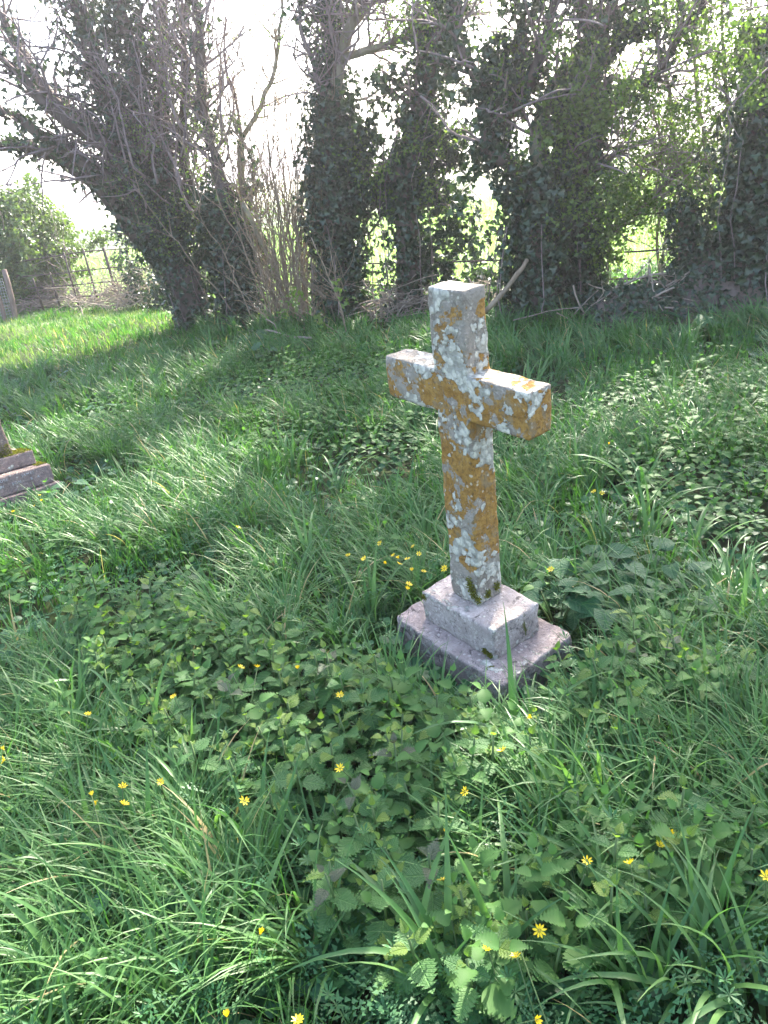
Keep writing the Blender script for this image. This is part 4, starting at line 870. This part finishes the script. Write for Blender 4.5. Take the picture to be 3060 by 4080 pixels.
# yellow flowers, each with petals, centre and stalk
_p = MB(); v, f = fold([(.0, 0), (.16, .35), (.17, .65), (0, 1)], .3, -.15); PET = mesh_of(v, f, 'petal', M['petal'])
_c = MB(); tube(_c, [(0, 0, -.15), (0, 0, .05), (0, 0, .18)], [.12, .2, .08], 7); CEN = _c.mesh('flower_centre', M['centre'])
_c = MB(); tube(_c, [(0, 0, -1), (.06, 0, -.5), (0, 0, 0)], [.010, .009, .008], 4); FST = _c.mesh('flower_stalk', M['stalk'])
def flower(px, py, lab, group=None, r=.0122, z=.24):
    p = G(px, py, z); root = thing('celandine_flower', lab, 'flower', p, group)
    root.rotation_euler = (rng.normal(.2, .45), rng.normal(0, .4), rng.uniform(0, 6.28)); n = int(rng.integers(7, 10)); el = rng.uniform(.05, .5) if rng.random() < .65 else rng.uniform(.7, 1.15); r *= rng.uniform(.8, 1.1)
    for k in range(n):
        a = 2 * math.pi * k / n + rng.normal(0, .08); d = np.array([math.cos(a) * math.cos(el), math.sin(a) * math.cos(el), math.sin(el)]); nn = np.array([-math.cos(a) * math.sin(el), -math.sin(a) * math.sin(el), math.cos(el)])
        o = link('petal', PET, root, (d[0] * .002, d[1] * .002, 0)); set_rot(o, d, nn, r * rng.uniform(.9, 1.1))
    o = link('centre', CEN, root); o.scale = (r, r, r)
    o = link('stalk', FST, root, (0, 0, -.002)); o.scale = (.18, .18, z + .02)
K = 3060 / 1659
F = {'yellow celandine in the cluster growing just left of the plinth': [(893, 1180), (850, 1200), (861, 1206), (880, 1208), (905, 1197), (862, 1218), (915, 1235), (883, 1262), (880, 1273), (890, 1232), (830, 1217), (787, 1207), (820, 1174), (752, 1200)],
     'yellow celandine in the pair and scatter over the nettles left of the plinth': [(520, 1442), (556, 1441), (643, 1444)],
     'yellow celandine in the sunlit group at the lower left': [(265, 1700), (198, 1718), (206, 1738), (268, 1738), (347, 1690)],
     'yellow celandine cut by the left edge of the grass': [(8, 1620), (10, 1642)],
     'yellow celandine beside the stepped gravestone': [(86, 1070), (75, 1092), (30, 1105), (90, 1082)],
     'yellow celandine of the three at the lower right': [(1446, 1800), (1426, 1827), (1360, 1865)],
     'yellow celandine of the pair near the bottom right of centre': [(1115, 2065), (1122, 2048)],
     'yellow celandine in the sunny grass behind the right arm of the cross': [(1315, 960), (1300, 1065), (1283, 1062)]}
OWN = {'yellow celandine in the pair and scatter over the nettles left of the plinth': ['left celandine of the pair over the nettles left of the plinth', 'right celandine of the pair over the nettles left of the plinth', 'celandine over the nettles, just right of the pair left of the plinth'],
       'yellow celandine in the sunlit group at the lower left': ['uppermost celandine of the middle pair in the lower left group', 'upper left celandine of the lower left group', 'lower left celandine of the lower left group', 'lowest celandine of the middle pair in the lower left group', 'celandine standing apart at the right of the lower left group'],
       'yellow celandine cut by the left edge of the grass': ['upper of two celandines cut by the left edge', 'lower of two celandines cut by the left edge'],
       'yellow celandine beside the stepped gravestone': ['upper celandine right of the stepped gravestone', 'lower celandine right of the stepped gravestone', 'celandine in front of the gravestone inscription', 'middle celandine right of the stepped gravestone'],
       'yellow celandine of the three at the lower right': ['rightmost and highest of the three celandines at the lower right', 'middle one of the three celandines at the lower right', 'leftmost and lowest of the three celandines at the lower right'],
       'yellow celandine of the pair near the bottom right of centre': ['front celandine of the touching pair near the bottom', 'rear celandine of the touching pair near the bottom'],
       'yellow celandine in the sunny grass behind the right arm of the cross': ['celandine in the grass right below the end of the right cross arm', 'lower right celandine in the sunlit grass right of the shaft', 'lower left celandine in the sunlit grass right of the shaft']}
for lab, pts in F.items():
    for i, (x, y) in enumerate(pts): flower(x * K, y * K, OWN[lab][i] if lab in OWN else lab, lab.replace('yellow celandine', 'celandines'))
for (x, y), lab in (((960, 1228), 'wide open yellow celandine touching the left side of the shaft foot'), ((515, 1140), 'lone yellow celandine in the grass at the left middle'), ((375, 1505), 'single yellow celandine over nettles at the left'), ((735, 1502), 'single yellow celandine right of a bright nettle in the sunlit patch'), ((190, 1544), 'single yellow celandine in the long grass at the left'), ((1005, 1710), 'wide open yellow celandine in the centre of the front nettles'), ((735, 1660), 'half hidden yellow celandine among nettles left of centre'), ((965, 1793), 'yellow celandine just above the large purple-topped nettle'), ((958, 1900), 'yellow celandine just below the large purple-topped nettle'),
                     ((1268, 1860), 'closed yellow celandine left of the three at the lower right'), ((1165, 2010), 'upright yellow celandine bud near the bottom right of centre'), ((1055, 2050), 'yellow bud left of the bottom pair of celandines'), ((562, 2018), 'yellow celandine alone in the long grass at the bottom left'), ((490, 2195), 'yellow bud at the bottom edge, left'), ((643, 2203), 'yellow celandine cut by the bottom edge, left of centre'), ((1158, 2203), 'yellow and white celandine cut by the bottom edge, right of centre'), ((1148, 1551), 'yellow celandine just before the front corner of the plinth'), ((1085, 1622), 'small half hidden celandine below the front corner of the plinth'), ((1655, 1895), 'yellow celandine cut by the right edge'), ((528, 1730), 'tiny yellow bud among the nettles left of centre'), ((1190, 1230), 'yellow celandine close to the right side of the shaft')):
    flower(x * K, y * K, lab)

# ------------------------------------------------------------------ the grass and low cover (uncountable)
def scatter(n, rmin, rmax, p=1.0, half=.62):
    r = rmin + (rmax - rmin) * rng.random(n) ** p; th = rng.uniform(-1, 1, n) * (half + .10 + .30 * np.exp(-(r - .8) / 1.6)); return r * np.sin(th), r * np.cos(th), r
def yardmask(x, y): return (side(x, y) < 10.6) | ((x < -2.3) & (y < 14.2) & (side(x, y) < 13.2))
def lawnmask(x, y): return (x < -1.9) & (y > 8.3 - .0 * x)
NETP = list(R_NET.values()); PATCH = [region([(820, 1420), (1150, 1330), (1720, 1420), (1740, 1640), (1500, 1800), (1000, 1780), (700, 1600)]), region([(2350, 1600), (2700, 1480), (3060, 1500), (3060, 2100), (2700, 2050), (2450, 1850)]), region([(200, 1700), (420, 1560), (700, 1640), (600, 1800), (300, 1850)])]
def innet(x, y):
    m = np.zeros(len(x), bool)
    for P in NETP: m |= inpoly(x, y, P)
    return m
def inpatch(x, y):
    m = np.zeros(len(x), bool)
    for P in PATCH: m |= inpoly(x, y, P)
    return m
def nz2(x, y, s, k=0.0): return np.array([mnoise.noise(Vector((a * s, b * s, k))) for a, b in zip(x, y)])

def cover():
    # fine grass in tufts
    mb = MB(); nt = 5900; x, y, r = scatter(nt, .7, 14.5, 1.1); k = yardmask(x, y) & free(x, y); x, y, r = x[k], y[k], r[k]
    dens = nz2(x, y, 1.1, 5) + np.where(innet(x, y), -.35, 0) + np.where(inpatch(x, y), -.1, 0) + np.where((x > -.15 - .1 * y) & (y < 2.3), -.28, 0); k = dens > -.22; x, y, r = x[k], y[k], r[k]; taz = rng.uniform(0, 6.28, len(x)); tl = rng.uniform(.8, 1.25, len(x)); tt = rng.random(len(x))
    m = 15; X = np.repeat(x, m) + rng.normal(0, .03, len(x) * m) * (1 + np.repeat(r, m) * .08); Yv = np.repeat(y, m) + rng.normal(0, .03, len(x) * m) * (1 + np.repeat(r, m) * .08)
    ok = free(X, Yv, .004); ok &= (np.repeat(r, m) > 2.6) | (rng.random(len(X)) < .6); R = np.repeat(r, m); AZ = np.repeat(taz, m) + rng.normal(0, 1.2, len(X)); TL = np.repeat(tl, m); TT = np.repeat(tt, m) * .5 + rng.random(len(X)) * .5
    X, Yv, R, AZ, TL, TT = (q[ok] for q in (X, Yv, R, AZ, TL, TT)); n = len(X); lawn = lawnmask(X, Yv)
    L = np.where(lawn, .6, 1) * rng.uniform(.12, .27, n) * TL * nearface(X, Yv); wd = .0048 * np.clip(R / 3, .9, 2.6)
    blades(mb, np.stack([X, Yv, terrain(X, Yv)], -1), L, wd, AZ, rng.uniform(0, .5, n), rng.uniform(.4, 1.9, n), TT, 5)
    tag(mb.build('grass', M['grass'], None, (0, 5, 0)), 'fine green grass growing in tufts all over the churchyard', 'grass', kind='stuff')
    # wider arching blades
    mb = MB(); nt = 5300; x, y, r = scatter(nt, .7, 12.5, 1.35); k = yardmask(x, y) & free(x, y) & ~lawnmask(x, y); x, y, r = x[k], y[k], r[k]
    dens = nz2(x, y, .9, 22) + np.where(innet(x, y), -.4, 0) + np.where(inpatch(x, y), -.2, 0) + np.where((x > -.15 - .1 * y) & (y < 2.3), -.22, 0); k = dens > -.15; x, y, r = x[k], y[k], r[k]; taz = np.where(x < .3, 2.7, 2.2) + rng.normal(0, 1.0, len(x))
    m = 17; X = np.repeat(x, m) + rng.normal(0, .02, len(x) * m); Yv = np.repeat(y, m) + rng.normal(0, .02, len(x) * m); ok = free(X, Yv, .006); R = np.repeat(r, m)[ok]; AZ = (np.repeat(taz, m) + rng.normal(0, .8, len(X)))[ok]; TT = (np.repeat(rng.random(len(x)), m) * .7 + rng.random(len(X)) * .3)[ok]; X, Yv = X[ok], Yv[ok]; n = len(X)
    blades(mb, np.stack([X, Yv, terrain(X, Yv)], -1), rng.uniform(.2, .38, n) * nearface(X, Yv), .0095 * np.clip(R / 5, 1, 1.7), AZ, rng.uniform(.05, .5, n), rng.uniform(.9, 2.3, n), TT, 6)
    tag(mb.build('long_grass', M['strap'], None, (0, 5, 0)), 'long arching strap-like grass blades all over the churchyard', 'grass', kind='stuff')
    # short lawn at the far left
    mb = MB(); n = 19000; P = np.array([G(a, b)[:2] for a, b in ((-500, 1560), (-300, 1225), (620, 1235), (900, 1330), (700, 1420), (420, 1480), (150, 1620))]); lo, hi = P.min(0), P.max(0)
    q = lo + rng.random((n * 2, 2)) * (hi - lo); q = q[inpoly(q[:, 0], q[:, 1], [tuple(a) for a in P])][:n]; n = len(q)
    blades(mb, np.column_stack([q, terrain(q[:, 0], q[:, 1])]), rng.uniform(.05, .12, n) * (1 + .8 * np.clip(nz2(q[:, 0], q[:, 1], 1.6, 7), -.5, 1)), np.full(n, .009), rng.uniform(0, 6.28, n), rng.uniform(0, .5, n), rng.uniform(.3, 1.4, n), rng.random(n), 3)
    tag(mb.build('lawn', M['lawn'], None, (-4, 11, 0)), 'short sunlit yellow-green grass at the far left', 'grass', kind='stuff')
    # low round leaves
    mb = MB(); n = 19500; x, y, r = scatter(n, .7, 11, 1.35); k = yardmask(x, y) & free(x, y) & ~lawnmask(x, y); x, y, r = x[k], y[k], r[k]; n = len(x)
    pos = np.stack([x, y, terrain(x, y) + rng.uniform(.02, .10, n)], -1); d = rnd(n); d[:, 2] *= .3
    bake(mb, *ROUND, pos, d, rnd(n) * .5 + [0, -.2, 1], rng.uniform(.02, .045, n) * np.clip(r / 5, 1, 1.7), rng.random(n))
    tag(mb.build('ground_cover', M['round'], None, (0, 5, 0)), 'low dark round leaves covering the soil between the grass', 'ground cover', kind='stuff')
    # far nettle patches and the small nettles between
    mb = MB(); ps = []
    for P, m in zip(PATCH, (460, 270, 110)): ps += poly_sample(P, m, .07, 9000)
    for P in NETP: ps += poly_sample(P, 40, .05, 900)
    xs, ys, _ = scatter(420, 1.2, 7, 1.2); ok = free(xs, ys, .03) & yardmask(xs, ys) & (nearface(xs, ys) > .8); ps += list(np.stack([xs, ys], -1)[ok])
    ps = np.array(ps); k = len(ps); h = rng.uniform(.12, .30, k); a0 = rng.uniform(0, 6.28, k); tt = rng.random(k); zt = terrain(ps[:, 0], ps[:, 1])
    for lv in range(4):
        for s in range(2):
            a = a0 + lv * 1.57 + s * 3.14 + rng.normal(0, .2, k); el = (1.0, .45, .1, -.2)[lv] + rng.normal(0, .2, k); d = np.stack([np.cos(a) * np.cos(el), np.sin(a) * np.cos(el), np.sin(el)], -1)
            nn = np.stack([-np.cos(a) * np.sin(el), -np.sin(a) * np.sin(el), np.cos(el)], -1); pos = np.column_stack([ps, zt + h * (1 - lv * .2)]) + d * .012
            bake(mb, *NET[lv % 2], pos, d, nn, np.array((.022, .042, .054, .056))[lv] * (.6 + .6 * tt) * rng.uniform(.75, 1.25, k), np.clip(tt * .5 + rng.random(k) * .3 + (.35 if lv == 0 else 0), 0, 1))
    tag(mb.build('nettle_patch', M['patch'], None, (0, 5, 0)), 'mass of small nettles in the far patches and between the grass', 'nettles', kind='stuff')
    # ferny cow-parsley leaves and cleavers
    FE = []
    for i in range(1, 9):
        t = i / 9; w = .55 * (1 - t) ** .7
        for s in (-1, 1):
            for j in range(1, 4):
                b = np.array([s * w * j / 3.6, t + j * .05]); q = .075 * (1.2 - j * .2); FE += [(b + [0, -q * .3], b + [s * q, q * .1], b + [s * q * .3, q * 1.3])]
    FE = np.array(FE); fv = FE.reshape(-1, 2); fv = np.column_stack([fv, -.25 * fv[:, 1] ** 2 - .15 * np.abs(fv[:, 0])]); ff = np.arange(len(fv)).reshape(-1, 3)
    mb = MB(); n = 2600; x, y, r = scatter(n, .8, 9, 1.3); k = yardmask(x, y) & free(x, y, .02) & (nearface(x, y) > .7) & (nz2(x, y, 1.3, 41) > -.05); x, y = x[k], y[k]; n = len(x); a = rng.uniform(0, 6.28, n); el = rng.uniform(.1, .9, n)
    d = np.stack([np.cos(a) * np.cos(el), np.sin(a) * np.cos(el), np.sin(el)], -1); nn = np.stack([-np.cos(a) * np.sin(el), -np.sin(a) * np.sin(el), np.cos(el)], -1)
    bake(mb, fv, ff, np.stack([x, y, terrain(x, y) + rng.uniform(.03, .13, n)], -1), d, nn, rng.uniform(.07, .15, n), rng.random(n))
    n = 420; x, y, r = scatter(n, .9, 6, 1.2); k = free(x, y, .02) & yardmask(x, y); x, y = x[k], y[k]; n = len(x); z = terrain(x, y); h = rng.uniform(.12, .24, n)
    for lv in range(4):
        for j in range(7):
            a = j * .9 + lv * .4 + x * 50; el = .35 if lv else .8; d = np.stack([np.cos(a) * math.cos(el), np.sin(a) * math.cos(el), 0 * a + math.sin(el)], -1)
            bake(mb, *fold([(0, 0), (.13, .6), (0, 1)], .2, .1), np.stack([x + .01 * lv, y, z + h * (1 - lv * .22)], -1), d, np.tile([0, 0, 1.], (n, 1)) + .1, rng.uniform(.018, .03, n), np.full(n, .8))
    tag(mb.build('ferny_herbs', M['fern'], None, (0, 5, 0)), 'ferny herb leaves and cleavers mixed through the grass', 'herbs', kind='stuff')
cover()
print('TRIS', sum(len(m.polygons) * (1 if True else 0) for m in {o.data for o in COL.objects if o.type == 'MESH'}), 'OBJ', len(COL.objects))
